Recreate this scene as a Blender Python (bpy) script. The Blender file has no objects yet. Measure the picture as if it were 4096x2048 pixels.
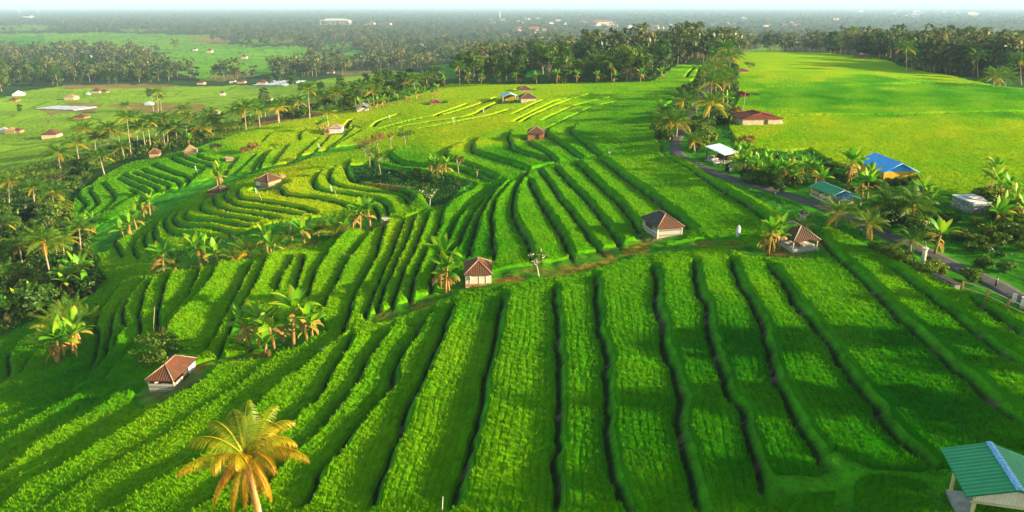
import bpy, bmesh, math, random
import numpy as np
from mathutils import Vector, Matrix
random.seed(7); RNG = np.random.default_rng(11)
S = bpy.context.scene
COL = S.collection
R = math.radians
# ------------------------------------------------------------------ camera
FPX = 2925.0; CAMZ = 28.0
TH = math.atan((1024 - 22) / FPX); CT, ST = math.cos(TH), math.sin(TH)
cd = bpy.data.cameras.new('camera'); cam = bpy.data.objects.new('camera', cd); COL.objects.link(cam)
cam.location = (0, 0, CAMZ); cam.rotation_euler = (math.pi / 2 - TH, 0, 0)
cd.sensor_width = 36; cd.lens = 36 * FPX / 4096; cd.clip_start = 0.3; cd.clip_end = 60000
S.camera = cam
# ------------------------------------------------------------------ world, sun, exposure
SUN_AZ, SUN_EL = R(104), R(16)
w = bpy.data.worlds.new('World'); S.world = w; w.use_nodes = True
nt = w.node_tree; bg = nt.nodes['Background']
sky = nt.nodes.new('ShaderNodeTexSky'); sky.sky_type = 'NISHITA'; sky.sun_disc = False
sky.sun_elevation = SUN_EL; sky.sun_rotation = SUN_AZ; sky.air_density = 1.0; sky.dust_density = 0.5
wb = nt.nodes.new('ShaderNodeMix'); wb.data_type = 'RGBA'; wb.blend_type = 'MULTIPLY'; wb.inputs[0].default_value = 1.0
wb.inputs[7].default_value = (1.0, .96, .70, 1)      # white balance of the warm evening exposure
nt.links.new(sky.outputs[0], wb.inputs[6]); nt.links.new(wb.outputs[2], bg.inputs[0]); bg.inputs[1].default_value = 0.115
sl = bpy.data.lights.new('sun', 'SUN'); sl.energy = 4.9; sl.angle = R(0.6); sl.color = (1.0, 0.82, 0.50)
so = bpy.data.objects.new('sun', sl); COL.objects.link(so)
sd = Vector((math.sin(SUN_AZ) * math.cos(SUN_EL), math.cos(SUN_AZ) * math.cos(SUN_EL), math.sin(SUN_EL)))
so.rotation_euler = (-sd).to_track_quat('-Z', 'Y').to_euler(); so.location = (200, -60, 120)
S.view_settings.view_transform = 'Standard'; S.view_settings.look = 'None'
S.view_settings.exposure = 1.80; S.view_settings.gamma = 1.0
S.cycles.max_bounces = 5; S.cycles.diffuse_bounces = 2; S.cycles.glossy_bounces = 2
S.cycles.transmission_bounces = 2; S.cycles.transparent_max_bounces = 8; S.cycles.volume_bounces = 0

# ------------------------------------------------------------------ scene helpers
def tag(o, label=None, cat=None, group=None, kind=None):
    if label: o['label'] = label
    if cat: o['category'] = cat
    if group: o['group'] = group
    if kind: o['kind'] = kind
    return o
def empty(name, loc, rz=0.0, sc=1.0):
    o = bpy.data.objects.new(name, None); COL.objects.link(o)
    o.location = loc; o.rotation_euler = (0, 0, rz); o.scale = (sc, sc, sc); o.empty_display_size = .3
    return o
def link(name, me, parent=None):
    o = bpy.data.objects.new(name, me); COL.objects.link(o)
    if parent is not None: o.parent = parent
    return o
def copy_tree(o, parent=None):
    c = o.copy(); COL.objects.link(c)
    if parent is not None: c.parent = parent
    for ch in list(o.children): copy_tree(ch, c)
    return c
def np_mesh(name, V, F, mats, midx=None, attrs=None, smooth=False):
    """V (n,3), F (m,k) all faces with k corners; attrs {name: (type, array)} on points"""
    me = bpy.data.meshes.new(name); V = np.asarray(V, np.float32); F = np.asarray(F, np.int32)
    m, k = F.shape
    me.vertices.add(len(V)); me.vertices.foreach_set('co', V.ravel())
    me.loops.add(m * k); me.loops.foreach_set('vertex_index', F.ravel())
    me.polygons.add(m)
    me.polygons.foreach_set('loop_start', np.arange(0, m * k, k, dtype=np.int32))
    me.polygons.foreach_set('loop_total', np.full(m, k, np.int32))
    for mt in mats: me.materials.append(mt)
    if midx is not None: me.polygons.foreach_set('material_index', np.asarray(midx, np.int32))
    if smooth: me.polygons.foreach_set('use_smooth', np.ones(m, bool))
    for an, (ty, arr) in (attrs or {}).items():
        a = me.attributes.new(an, ty, 'POINT')
        a.data.foreach_set('color' if ty == 'FLOAT_COLOR' else 'value', np.asarray(arr, np.float32).ravel())
    me.update(calc_edges=True)
    return me
class MB:
    """collects faces of any size with a material index and a float 'tint' per vertex"""
    def __init__(s): s.v = []; s.f = []; s.m = []; s.t = []; s.sm = []
    def vert(s, p, t=0.5): s.v.append(tuple(p)); s.t.append(t); return len(s.v) - 1
    def face(s, idx, m=0, sm=False): s.f.append(tuple(idx)); s.m.append(m); s.sm.append(sm)
    def poly(s, pts, m=0, t=0.5, sm=False): s.face([s.vert(p, t) for p in pts], m, sm)
    def box(s, c, d, rz=0.0, m=0, t=0.5, tilt=None):
        cx, cy, cz = c; x, y, z = d[0] / 2, d[1] / 2, d[2] / 2
        M = Matrix.Rotation(rz, 3, 'Z')
        if tilt is not None: M = M @ Matrix.Rotation(tilt[1], 3, tilt[0])
        P = []
        for dz in (-z, z):
            for dx, dy in ((-x, -y), (x, -y), (x, y), (-x, y)):
                q = M @ Vector((dx, dy, dz)); P.append(s.vert((q.x + cx, q.y + cy, q.z + cz), t))
        for q in ((3, 2, 1, 0), (4, 5, 6, 7), (0, 1, 5, 4), (1, 2, 6, 5), (2, 3, 7, 6), (3, 0, 4, 7)):
            s.face([P[i] for i in q], m)
    def tube(s, pts, rad, n=6, m=0, t=0.5, cap=True, sm=True):
        pts = [Vector(p) for p in pts]; rings = []
        for i, p in enumerate(pts):
            a = pts[max(i - 1, 0)]; b = pts[min(i + 1, len(pts) - 1)]
            d = (b - a).normalized() if (b - a).length > 1e-6 else Vector((0, 0, 1))
            u = d.cross(Vector((0.31, 0.95, 0.05))).normalized(); v = d.cross(u)
            r = rad[i] if hasattr(rad, '__len__') else rad
            rings.append([s.vert(p + (u * math.cos(6.28318 * k / n) + v * math.sin(6.28318 * k / n)) * r, t) for k in range(n)])
        for i in range(len(rings) - 1):
            for k in range(n):
                k2 = (k + 1) % n
                s.face((rings[i][k], rings[i][k2], rings[i + 1][k2], rings[i + 1][k]), m, sm)
        if cap:
            s.face(rings[0][::-1], m); s.face(rings[-1], m)
    def mesh(s, name, mats):
        me = bpy.data.meshes.new(name); me.from_pydata(s.v, [], s.f)
        for mt in mats: me.materials.append(mt)
        me.polygons.foreach_set('material_index', s.m); me.polygons.foreach_set('use_smooth', s.sm)
        a = me.attributes.new('tint', 'FLOAT', 'POINT'); a.data.foreach_set('value', s.t)
        me.update(); return me
    def build(s, name, mats, parent=None):
        return link(name, s.mesh(name, mats if isinstance(mats, (list, tuple)) else [mats]), parent)

# ------------------------------------------------------------------ materials
class NT:
    def __init__(s, name):
        s.m = bpy.data.materials.new(name); s.m.use_nodes = True; s.t = s.m.node_tree
        s.b = s.t.nodes['Principled BSDF']; s.o = s.t.nodes['Material Output']
    def n(s, ty, **kw):
        x = s.t.nodes.new(ty)
        for k, v in kw.items(): setattr(x, k, v)
        return x
    def l(s, a, b): s.t.links.new(a, b)
    def attr(s, name): return s.n('ShaderNodeAttribute', attribute_name=name)
    def ramp(s, fac, stops):
        r = s.n('ShaderNodeValToRGB'); e = r.color_ramp.elements
        while len(e) < len(stops): e.new(0.5)
        for i, (p, c) in enumerate(stops): e[i].position = p; e[i].color = (*c, 1)
        s.l(fac, r.inputs[0]); return r.outputs[0]
    def noise(s, scale, detail=3, vec=None, rough=0.55):
        n = s.n('ShaderNodeTexNoise'); n.inputs['Scale'].default_value = scale; n.inputs['Detail'].default_value = detail
        n.inputs['Roughness'].default_value = rough
        if vec is not None: s.l(vec, n.inputs['Vector'])
        return n.outputs['Fac']
    def math(s, op, a, b=None, c=None):
        x = s.n('ShaderNodeMath', operation=op)
        for i, q in enumerate((a, b, c)):
            if q is None: continue
            if isinstance(q, (int, float)): x.inputs[i].default_value = q
            else: s.l(q, x.inputs[i])
        return x.outputs[0]
    def mix(s, fac, a, b, mode='MIX'):
        x = s.n('ShaderNodeMix', data_type='RGBA', blend_type=mode)
        for sock, q in ((x.inputs[0], fac), (x.inputs[6], a), (x.inputs[7], b)):
            if isinstance(q, (int, float)): sock.default_value = q
            elif isinstance(q, tuple): sock.default_value = (*q, 1)
            else: s.l(q, sock)
        return x.outputs[2]
    def geo(s): return s.n('ShaderNodeNewGeometry').outputs['Position']
    def obj(s): return s.n('ShaderNodeTexCoord').outputs['Object']
    def bump(s, h, dist=0.05, st=0.6):
        x = s.n('ShaderNodeBump'); x.inputs['Strength'].default_value = st; x.inputs['Distance'].default_value = dist
        s.l(h, x.inputs['Height']); s.l(x.outputs[0], s.b.inputs['Normal'])
    def base(s, c, rough=0.8, spec=0.2):
        if isinstance(c, tuple): s.b.inputs['Base Color'].default_value = (*c, 1)
        else: s.l(c, s.b.inputs['Base Color'])
        s.b.inputs['Roughness'].default_value = rough; s.b.inputs['Specular IOR Level'].default_value = spec
        return s.m
def leafy(name, stops, trans=0.35, scale=3.0, tint_w=1.0, rnd=0.25, nz=.5):
    """leaf material: colour from the vertex tint, noise and a per-object shift; diffuse + translucent"""
    t = NT(name); a = t.attr('tint').outputs['Fac']; n = t.noise(scale, 2, t.obj())
    oi = t.n('ShaderNodeObjectInfo').outputs['Random']
    f = t.math('ADD', t.math('MULTIPLY', a, tint_w), t.math('MULTIPLY_ADD', n, nz, -nz / 2))
    f = t.math('ADD', f, t.math('MULTIPLY_ADD', oi, rnd, -rnd / 2))
    c = t.ramp(f, stops)
    d = t.n('ShaderNodeBsdfDiffuse'); tr = t.n('ShaderNodeBsdfTranslucent'); mx = t.n('ShaderNodeMixShader')
    gl = t.n('ShaderNodeBsdfGlossy'); gl.inputs['Roughness'].default_value = .45; mg = t.n('ShaderNodeMixShader'); mg.inputs[0].default_value = .02
    t.l(c, d.inputs[0]); t.l(c, tr.inputs[0]); mx.inputs[0].default_value = trans
    t.l(d.outputs[0], mx.inputs[1]); t.l(tr.outputs[0], mx.inputs[2])
    t.l(mx.outputs[0], mg.inputs[1]); t.l(gl.outputs[0], mg.inputs[2]); t.l(mg.outputs[0], t.o.inputs[0])
    return t.m
def plain(name, c, rough=0.7, var=0.25, scale=2.0, spec=0.25, bump=0.0):
    t = NT(name); n = t.noise(scale, 5, t.obj())
    lo = tuple(x * (1 - var) for x in c); hi = tuple(min(1, x * (1 + var)) for x in c)
    t.base(t.ramp(n, [(0.3, lo), (0.7, hi)]), rough, spec)
    if bump: t.bump(n, bump)
    return t.m
# ------------------------------------------------------------------ terrain: base relief
K = 4096 / 2576.0          # a full-view pixel of the traced drawing in photo pixels
ORG = {'A1': (0, 0), 'A2': (1024, 0), 'A3': (2048, 0), 'A4': (3072, 0)}
for i, c in enumerate('ABCD'):
    for k in range(4): ORG[f'{c}{k+1}'] = (k * 1024, i * 512)
def tr(*segs):
    """traced points -> photo pixels; segs are ('C2', [(x,y)...]) of a crop or ('F', [...]) of the whole"""
    out = []
    for z, pts in segs:
        for x, y in pts:
            if z == 'F': out.append((x * K, y * K))
            else: out.append((ORG[z][0] + x * 0.39752, ORG[z][1] + y * 0.39752))
    return np.array(out, float)
def ray(p):
    p = np.atleast_2d(np.asarray(p, float)); u = (p[:, 0] - 2048) / FPX; v = (p[:, 1] - 1024) / FPX
    return np.stack([u, CT - v * ST, -ST - v * CT], 1)
def project(X, Y, Z):
    rz = Z - CAMZ; dep = Y * CT - rz * ST; up = Y * ST + rz * CT
    dep = np.maximum(dep, 0.1)
    return 2048 + FPX * X / dep, 1024 - FPX * up / dep
CTRL = [(4096,480,4),(3600,480,4),(3000,215,3),(3400,225,2.5),(3900,330,3),(4300,400,3),(3300,780,3.5),(3900,1120,3.5),(2720,600,3.5),(2850,330,3.5),
 (1910,1140,0),(2640,950,1.8),(3150,990,2.6),(2048,2048,0),(3000,2048,2),(4000,2048,2.6),(1200,2048,-2.5),(500,2048,-5),(0,2048,-7),
 (2048,1500,0),(2700,1400,1.6),(3400,1400,2.8),(1500,1500,-2),(1000,1500,-4),(660,1560,-5.5),(0,1600,-10),(0,1400,-12),
 (1300,1330,-2.5),(950,1360,-4.5),(600,1200,-7),(330,1400,-9),(215,1195,-13),(0,1250,-14),(0,1000,-16),(250,950,-14.5),
 (640,1090,-8),(1000,960,-5.5),(1400,890,-4),(500,1000,-11.5),(750,870,-9.5),(950,700,-8.5),(1150,610,-6),(1450,520,-4),
 (1080,730,-5),(900,800,-7),(600,680,-10.5),(350,850,-14),(800,600,-8),(1000,530,-6.5),(300,650,-15),(700,570,-11),(1000,490,-8),(1300,440,-5),
 (1600,390,-2),(2000,337,0.5),(2600,330,3),(1500,620,-3),(2000,520,0.5),(2300,420,1.5),(2500,560,2.4),(1800,740,-1.2),(2100,800,0.3),(2500,770,1.4),
 (0,640,-22),(400,560,-19),(300,480,-23),(1000,400,-22),(1400,330,-20),(0,380,-27),(900,250,-29),(1600,280,-24),(0,200,-32),(600,200,-32),(1500,200,-31),
 (2100,220,-22),(2700,190,-18),(3000,170,-20),(3500,170,-25),(4096,220,-20),(2000,120,-34),(0,120,-34),(1000,120,-34),(3000,110,-34),(4096,120,-34),
 (0,60,-34),(1300,60,-34),(2600,60,-34),(4096,60,-34),(-400,1400,-14),(-400,800,-20),(4500,800,4),(4600,1500,4)]
cp = np.array(CTRL, float); d = ray(cp[:, :2]); tt = (cp[:, 2] - CAMZ) / d[:, 2]
cx, cy = d[:, 0] * tt, d[:, 1] * tt
def feat(x, y): return np.stack([np.arctan2(x, y) * 2.2, np.log(np.hypot(x, y)) * 1.25], -1)
P0 = feat(cx, cy); Z0 = cp[:, 2]; n0 = len(Z0)
def tps(r2): return np.where(r2 > 1e-12, 0.5 * r2 * np.log(r2 + 1e-12), 0.0)
Dm = tps(((P0[:, None] - P0[None]) ** 2).sum(-1)) + np.eye(n0) * 0.004
Q = np.concatenate([np.ones((n0, 1)), P0], 1)
A = np.block([[Dm, Q], [Q.T, np.zeros((3, 3))]])
W0 = np.linalg.solve(A, np.concatenate([Z0, np.zeros(3)]))
def tps_eval(x, y):
    f = feat(x, y).reshape(-1, 2); out = np.empty(len(f))
    for i in range(0, len(f), 40000):
        g = f[i:i + 40000]
        out[i:i + 40000] = tps(((g[:, None] - P0[None]) ** 2).sum(-1)) @ W0[:n0] + W0[n0] + g @ W0[n0 + 1:]
    return out.reshape(np.shape(x))
LA = np.linspace(-1.15, 1.15, 300); LR = np.linspace(math.log(12), math.log(26000), 420)
ga, gl = np.meshgrid(LA, LR, indexing='ij'); gr = np.exp(gl)
HT = tps_eval(np.sin(ga) * gr, np.cos(ga) * gr)
far = np.clip((gr - 1500) / 2500, 0, 1); HT = HT * (1 - far) - 34 * far
HT = np.clip(HT, -36, 6)
def lut(T, A_, R_, x, y):
    a = np.arctan2(x, y); l = np.log(np.maximum(np.hypot(x, y), 1e-3))
    i = np.clip(np.interp(a, A_, np.arange(len(A_))), 0, len(A_) - 1.001); j = np.clip(np.interp(l, R_, np.arange(len(R_))), 0, len(R_) - 1.001)
    i0 = i.astype(int); j0 = j.astype(int); fi = i - i0; fj = j - j0
    return (T[i0, j0] * (1 - fi) + T[i0 + 1, j0] * fi) * (1 - fj) + (T[i0, j0 + 1] * (1 - fi) + T[i0 + 1, j0 + 1] * fi) * fj
def Hb(x, y): return lut(HT, LA, LR, np.asarray(x, float), np.asarray(y, float))
TS = np.exp(np.linspace(math.log(14), math.log(16000), 900))
def hit(p, H=None):
    """photo pixels -> points (x,y,z) on the relief, seen from the place of the camera"""
    H = H or Hb; D = ray(p); X = D[:, :1] * TS; Y = D[:, 1:2] * TS; Zr = CAMZ + D[:, 2:] * TS
    below = Zr < H(X, Y); k = np.where(below.any(1), below.argmax(1), len(TS) - 1); k = np.maximum(k, 1)
    lo, hi = TS[k - 1], TS[k]
    for _ in range(18):
        mid = (lo + hi) / 2; b = CAMZ + D[:, 2] * mid < H(D[:, 0] * mid, D[:, 1] * mid)
        hi = np.where(b, mid, hi); lo = np.where(b, lo, mid)
    x, y = D[:, 0] * hi, D[:, 1] * hi
    return np.stack([x, y, H(x, y)], 1)
def vnoise(x, y, seed=0):
    xi = np.floor(x).astype(np.int64); yi = np.floor(y).astype(np.int64); fx = x - xi; fy = y - yi
    fx = fx * fx * (3 - 2 * fx); fy = fy * fy * (3 - 2 * fy)
    def h(a, b):
        n = (a * 374761393 + b * 668265263 + seed * 1442695041) & 0x7fffffff
        n = ((n ^ (n >> 13)) * 1274126177) & 0x7fffffff
        return ((n ^ (n >> 16)) & 0xffff) / 65535.0
    return (h(xi, yi) * (1 - fx) + h(xi + 1, yi) * fx) * (1 - fy) + (h(xi, yi + 1) * (1 - fx) + h(xi + 1, yi + 1) * fx) * fy
def sstep(x, a, b):
    t = np.clip((x - a) / (b - a), 0, 1); return t * t * (3 - 2 * t)
def smooth(pts, n=5):
    """Catmull-Rom through the points"""
    p = np.asarray(pts, float); q = np.vstack([2 * p[0] - p[1], p, 2 * p[-1] - p[-2]]); out = []
    for i in range(1, len(q) - 2):
        for k in range(n):
            t = k / n; a, b, c, e = q[i - 1], q[i], q[i + 1], q[i + 2]
            out.append(0.5 * (2 * b + (c - a) * t + (2 * a - 5 * b + 4 * c - e) * t * t + (3 * b - a - 3 * c + e) * t ** 3))
    out.append(p[-1]); return np.array(out)
def in_poly(x, y, P):
    c = np.zeros(np.shape(x), bool); j = len(P) - 1
    for i in range(len(P)):
        xi, yi = P[i]; xj, yj = P[j]
        c ^= ((yi > y) != (yj > y)) & (x < (xj - xi) * (y - yi) / (yj - yi + 1e-12) + xi); j = i
    return c

# ------------------------------------------------------------------ terrace edges (foot of each bank; the higher field lies to the right of the direction of travel)
L = []   # (photo points, step height, bank width)
def T(h, bw, *segs):
    far_ = segs[0][0] in ('A2', 'A3', 'A4')
    L.append((tr(*segs)[::-1 if segs[0][0] == 'A2' else 1], h * (.5 if segs[0][0] == 'A3' else 1.0 if far_ and h > 0 else 1.12 if h > .48 else 1.1), bw * (1.2 if far_ else .62), .36 if far_ else .24))
T(.75,1.15,('D2',[(1970,1288),(2060,960),(2110,800),(2180,530),(2250,270),(2290,0)]),('C2',[(2330,1100),(2390,900),(2440,650),(2480,400)]))
T(.75,1.1,('D2',[(1140,1288),(1250,1000),(1340,750),(1400,600),(1460,530),(1540,200),(1640,20)]),('C2',[(1690,1230),(1750,1050),(1840,850),(1900,700),(1980,490)]))
T(.75,1.0,('D2',[(440,1288),(560,1080),(640,890),(790,740),(860,640),(1000,450),(1190,220),(1370,10)]),('C2',[(1400,1130),(1500,920),(1620,800),(1650,700),(1780,540)]))
T(.75,.9,('D2',[(-150,1288),(80,1040),(260,800),(480,610),(590,510),(670,430),(780,290),(880,150),(1000,10)]),('C2',[(1010,1250),(1100,1070),(1200,930),(1280,810),(1380,690)]))
T(.75,.9,('D1',[(1950,1288),(2200,1080),(2450,830)]),('D2',[(20,680),(280,460),(420,310),(550,210),(660,60),(690,0)]),('C2',[(720,1200),(800,1090),(880,960),(970,800)]))
T(.8,.9,('D1',[(1100,1288),(1300,1170),(1520,1040),(1800,890),(2080,710),(2350,480)]),('D2',[(0,235),(110,120),(250,0)]),('C2',[(400,1180),(580,1020),(700,900),(860,790),(900,650),(960,440),(1040,280),(1190,0)]),('B2',[(1240,1140),(1290,1000),(1310,920)]))
T(.25,.25,('D1',[(390,1288),(700,1090),(1060,890),(1380,700),(1660,540),(1900,370),(2150,200),(2430,0)]),('C2',[(0,1160),(130,1060),(260,970)]))
T(.7,.8,('D1',[(-120,1340),(0,1250),(240,1060),(660,850),(860,720),(1250,480),(1500,330),(1680,210),(1960,0)]),('C1',[(2200,1130),(2420,1010)]),('C2',[(60,900),(200,880)]))
T(.6,.7,('D1',[(-100,430),(0,385),(200,320),(430,235),(700,150),(970,60)]))
T(.65,.7,('D1',[(-100,650),(0,570),(200,460),(420,330),(640,230),(830,120),(1000,70),(1190,10)]))
T(.6,.7,('D1',[(-100,830),(0,770),(250,630),(520,470),(780,310),(1000,180),(1150,80)]))
T(.65,.7,('D1',[(-100,960),(0,900),(300,690),(520,550),(700,450),(900,330),(1080,210),(1200,120),(1270,105)]))
T(.6,.6,('D1',[(-100,1120),(0,1060),(250,900),(560,760),(760,660),(1000,520),(1290,340),(1500,220),(1700,130)]))
T(.6,.7,('C1',[(-60,1288),(70,1230),(90,1000),(140,950),(300,800)]))
T(.6,.6,('C1',[(60,1288),(200,1220),(270,1100),(330,1020),(420,960)]))
T(.5,.6,('C1',[(150,1288),(330,1230),(470,1180),(600,1090),(700,960)]))
T(.6,.7,('C1',[(600,1288),(760,1230),(900,1120),(960,960),(990,800),(960,680),(980,590),(1060,480),(1150,370),(1260,270)]))
T(.65,.7,('C1',[(720,1288),(900,1180),(1040,1040),(1090,860),(1130,760),(1120,660),(1190,500),(1240,430),(1340,330),(1440,250)]))
T(.65,.55,('C1',[(830,1288),(1000,1150),(1120,1000),(1180,860),(1270,740),(1240,640),(1260,520),(1330,400),(1450,270)]))
T(.6,.5,('C1',[(960,1288),(1060,1230),(1180,1120),(1290,1000),(1370,870),(1410,720),(1400,600),(1440,450),(1490,310),(1540,260)]))
T(.6,.7,('C1',[(1500,900),(1560,820),(1580,700),(1600,520),(1660,300),(1710,200)]))
T(.65,.7,('C1',[(1590,810),(1640,700),(1760,560),(1850,450),(1930,300),(1980,160),(2010,120)]))
T(.65,.6,('C1',[(1620,860),(1700,720),(1800,620),(1960,450),(2060,320),(2140,180),(2200,80)]))
T(.7,.7,('C1',[(1960,1000),(2060,940),(2180,750),(2300,520),(2360,400),(2430,250),(2500,110),(2540,50)]))
T(.7,.7,('C1',[(2200,1020),(2270,870),(2370,650),(2500,400)]),('C2',[(0,250),(80,90),(130,0)]),('B2',[(500,1220),(620,1130)]))
T(.65,.6,('C2',[(200,370),(230,250),(330,90),(390,0)]),('B2',[(600,1230),(720,1120),(800,1060)]))
T(.65,.6,('C2',[(380,350),(410,270),(470,80),(500,0)]),('B2',[(720,1240),(880,1100),(980,1030)]))
T(.7,.7,('C2',[(490,440),(550,310),(620,120),(700,0)]),('B2',[(800,1180),(930,1050),(1040,1010)]))
T(.65,.7,('C2',[(660,540),(700,450),(790,300),(870,120),(940,0)]),('B2',[(960,1270),(1070,1130),(1150,1050),(1220,990)]))
T(.7,.65,('C2',[(1090,650),(1130,510),(1200,330),(1290,130),(1350,0)]),('B2',[(1400,1150),(1460,1020),(1490,930)]))
T(.7,.65,('C2',[(1220,600),(1260,440),(1320,260),(1390,120),(1440,0)]),('B2',[(1520,1130),(1570,1000),(1600,890)]))
T(.7,.65,('C2',[(1375,590),(1400,430),(1450,270),(1500,130),(1570,0)]),('B2',[(1640,1120),(1700,980),(1740,850)]))
T(.7,.65,('C2',[(1545,530),(1560,380),(1590,250),(1640,100),(1690,0)]),('B2',[(1800,1100),(1850,980),(1880,860),(2000,730),(2150,640),(2300,570)]))
T(.7,.7,('C2',[(1760,400),(1780,200)]),('B2',[(1860,1260),(1940,1100),(2000,960),(2080,850),(2200,730),(2330,620),(2420,560)]))
T(.7,.7,('C2',[(1960,150),(1970,40)]),('B2',[(1980,1270),(2050,1180),(2080,1080),(2180,880),(2290,720),(2400,600),(2470,540)]))
T(.7,.75,('B2',[(2130,1350),(2180,1150),(2220,1000),(2280,850),(2380,680),(2500,540)]))
T(.55,.45,('B2',[(2400,1350),(2380,1100),(2375,900),(2420,750),(2500,640),(2576,540)]))
T(.7,.9,('B3',[(230,1380),(190,1288),(140,1120),(50,980),(5,850),(20,680),(60,560),(180,430)]))
T(.75,1.0,('B3',[(640,1360),(590,1288),(500,1090),(380,900),(260,720),(200,600),(170,530)]))
T(.7,.9,('B3',[(960,1320),(910,1270),(800,1150),(620,900),(480,720),(400,600),(320,480),(270,420)]))
T(.75,1.0,('B3',[(1110,1250),(1050,1130),(880,900),(700,680),(560,550),(430,390)]))
T(.8,1.1,('B3',[(1330,1130),(1200,930),(1050,740),(880,580),(740,440),(640,350)]))
T(.8,1.0,('B3',[(1850,1050),(1750,980),(1640,880),(1480,760),(1300,620),(1150,520),(1000,400),(890,320)]))
T(.8,.9,('B4',[(250,1050),(0,930)]),('B3',[(2400,810),(2200,680),(2000,560),(1800,430),(1650,350),(1500,260)]))
T(.7,1.1,('B3',[(880,290),(800,220),(680,120),(600,60),(590,20),(640,-20)]))
T(.7,1.1,('B3',[(700,320),(560,220),(420,130),(355,90),(340,40),(370,10)]))
T(.6,.9,('B3',[(450,350),(320,250),(200,180),(150,130)]))
T(.7,1.0,('B3',[(380,330),(280,300),(100,260),(0,210)]),('B2',[(2555,150),(2530,90),(2560,40)]))
T(.7,1.1,('B3',[(170,440),(80,400),(0,370)]),('B2',[(2500,350),(2300,290),(2200,260),(2165,200),(2210,130),(2290,90)]))
T(.6,1.1,('B2',[(2420,520),(2260,450),(2080,370),(1950,330),(1900,270),(1940,220),(2060,150),(2130,120)]))
T(.7,1.1,('B2',[(2400,550),(2260,490),(2100,440),(1900,410),(1700,405),(1480,370),(1370,310),(1345,270),(1400,220)]))
T(.6,.9,('B2',[(1680,450),(1400,445),(1250,410),(1180,370),(1170,330)]))
T(.6,.8,('B2',[(1030,880),(950,810),(800,760),(600,715),(320,690),(260,650),(220,590)]))
T(.6,1.0,('B2',[(1540,800),(1500,700),(1400,660),(1200,640),(1000,625),(850,600),(760,560),(730,500),(755,430),(800,390)]))
T(.6,1.2,('B2',[(1340,900),(1320,820),(1240,750),(1100,710),(900,665),(700,645),(600,610),(575,540),(605,470),(650,430)]))
T(.5,.5,('B2',[(1240,930),(1230,850),(1150,780),(1000,750)]))
T(.6,.9,('B2',[(1600,760),(1540,680),(1420,620),(1200,590),(1050,560),(960,520),(910,450),(910,390),(940,340)]))
T(.6,.9,('B2',[(620,880),(300,800),(0,745)]),('B1',[(2440,740),(2390,700),(2400,640),(2450,590)]))
T(.6,1.1,('B2',[(450,890),(300,865),(0,815)]),('B1',[(2400,795),(2290,740),(2260,690),(2290,640),(2350,600)]))
T(.6,1.1,('B2',[(250,930),(0,885)]),('B1',[(2350,850),(2200,800),(2150,750),(2150,700),(2210,640)]))
T(.6,1.2,('B1',[(2600,960),(2300,910),(2100,860),(2020,820),(2030,770),(2130,690)]))
T(.7,1.3,('B1',[(2500,1020),(2200,950),(1950,950),(1865,920),(1870,860),(1950,790),(2100,700)]))
T(.6,1.3,('B1',[(2400,1110),(2150,1020),(1900,1010),(1775,980),(1740,920),(1790,850),(1900,780),(2050,710)]))
T(.6,1.2,('B1',[(2250,1130),(1950,1090),(1780,1080),(1680,1030),(1650,950),(1700,880),(1820,800)]))
T(.6,1.2,('B1',[(1800,1288),(1650,1230),(1560,1130),(1540,1060),(1560,980),(1640,900),(1730,820)]))
T(.6,1.0,('B1',[(1620,1320),(1480,1200),(1450,1120),(1480,1040),(1560,940)]))
T(.6,.9,('B1',[(1400,1320),(1340,1200),(1370,1120),(1430,1040)]))
T(.6,.8,('B1',[(1240,1300),(1160,1170),(1180,1090),(1260,1020)]))
T(.5,.8,('B1',[(930,940),(1060,830),(1150,740),(1150,690),(1080,610),(1040,570),(1060,540)]))
T(.5,.8,('B1',[(870,880),(960,810),(980,760),(930,680),(910,620),(930,590)]))
T(.5,.8,('B1',[(800,870),(850,810),(865,770),(800,700),(780,660),(800,640)]))
T(.5,.5,('B1',[(1100,860),(1250,760),(1360,690),(1365,650),(1300,620)]))
T(.6,1.0,('B1',[(1250,900),(1400,790),(1480,700),(1470,660),(1380,600),(1280,550),(1180,500)]))
T(.6,1.0,('B1',[(1560,680),(1580,630),(1450,570),(1320,510),(1230,470)]))
T(.6,1.0,('B1',[(1680,640),(1690,600),(1560,545),(1430,490),(1330,460)]))
T(.6,1.0,('B1',[(1800,600),(1790,560),(1640,510),(1500,460),(1420,420)]))
T(.6,.9,('B1',[(1900,560),(1890,510),(1760,470),(1620,410),(1540,370)]))
T(.5,.8,('B1',[(2000,500),(2060,410),(1960,400),(1800,345),(1735,310),(1750,285)]))
T(.5,.7,('B1',[(2130,430),(2120,390),(1980,350),(1880,320),(1800,280)]))
T(.5,.7,('B1',[(2220,370),(2100,340),(2000,300),(1990,280)]))
T(.5,.8,('B1',[(1850,600),(1960,520),(2060,440),(2130,390)]))
T(.5,.8,('B1',[(2230,520),(2290,440),(2340,380),(2390,320)]))
T(.5,.8,('B1',[(2350,490),(2440,410),(2520,320),(2570,260)]))
T(.45,.8,('B2',[(-60,470),(0,380),(40,310),(80,250)]))
T(.45,.8,('B2',[(30,420),(80,310),(130,250),(180,205)]))
T(.45,.8,('B2',[(170,380),(220,320),(270,250),(325,180)]))
T(.25,.7,('B2',[(325,180),(220,185),(120,180)]))
T(.45,.8,('B2',[(350,370),(430,290),(520,210),(620,110)]))
T(.45,.8,('B2',[(500,320),(600,240),(670,170),(750,80)]))
T(.45,.9,('B2',[(690,240),(780,170),(880,90),(990,-10)]))
T(.45,.8,('B2',[(760,215),(900,130),(1000,70),(1090,10)]))
T(.3,.6,('B2',[(60,150),(120,90),(180,40)]))
T(.4,.6,('B2',[(440,130),(440,80),(480,40),(500,20)]))
T(.35,.7,('A2',[(920,1300),(920,1260),(970,1205)]))
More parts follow.
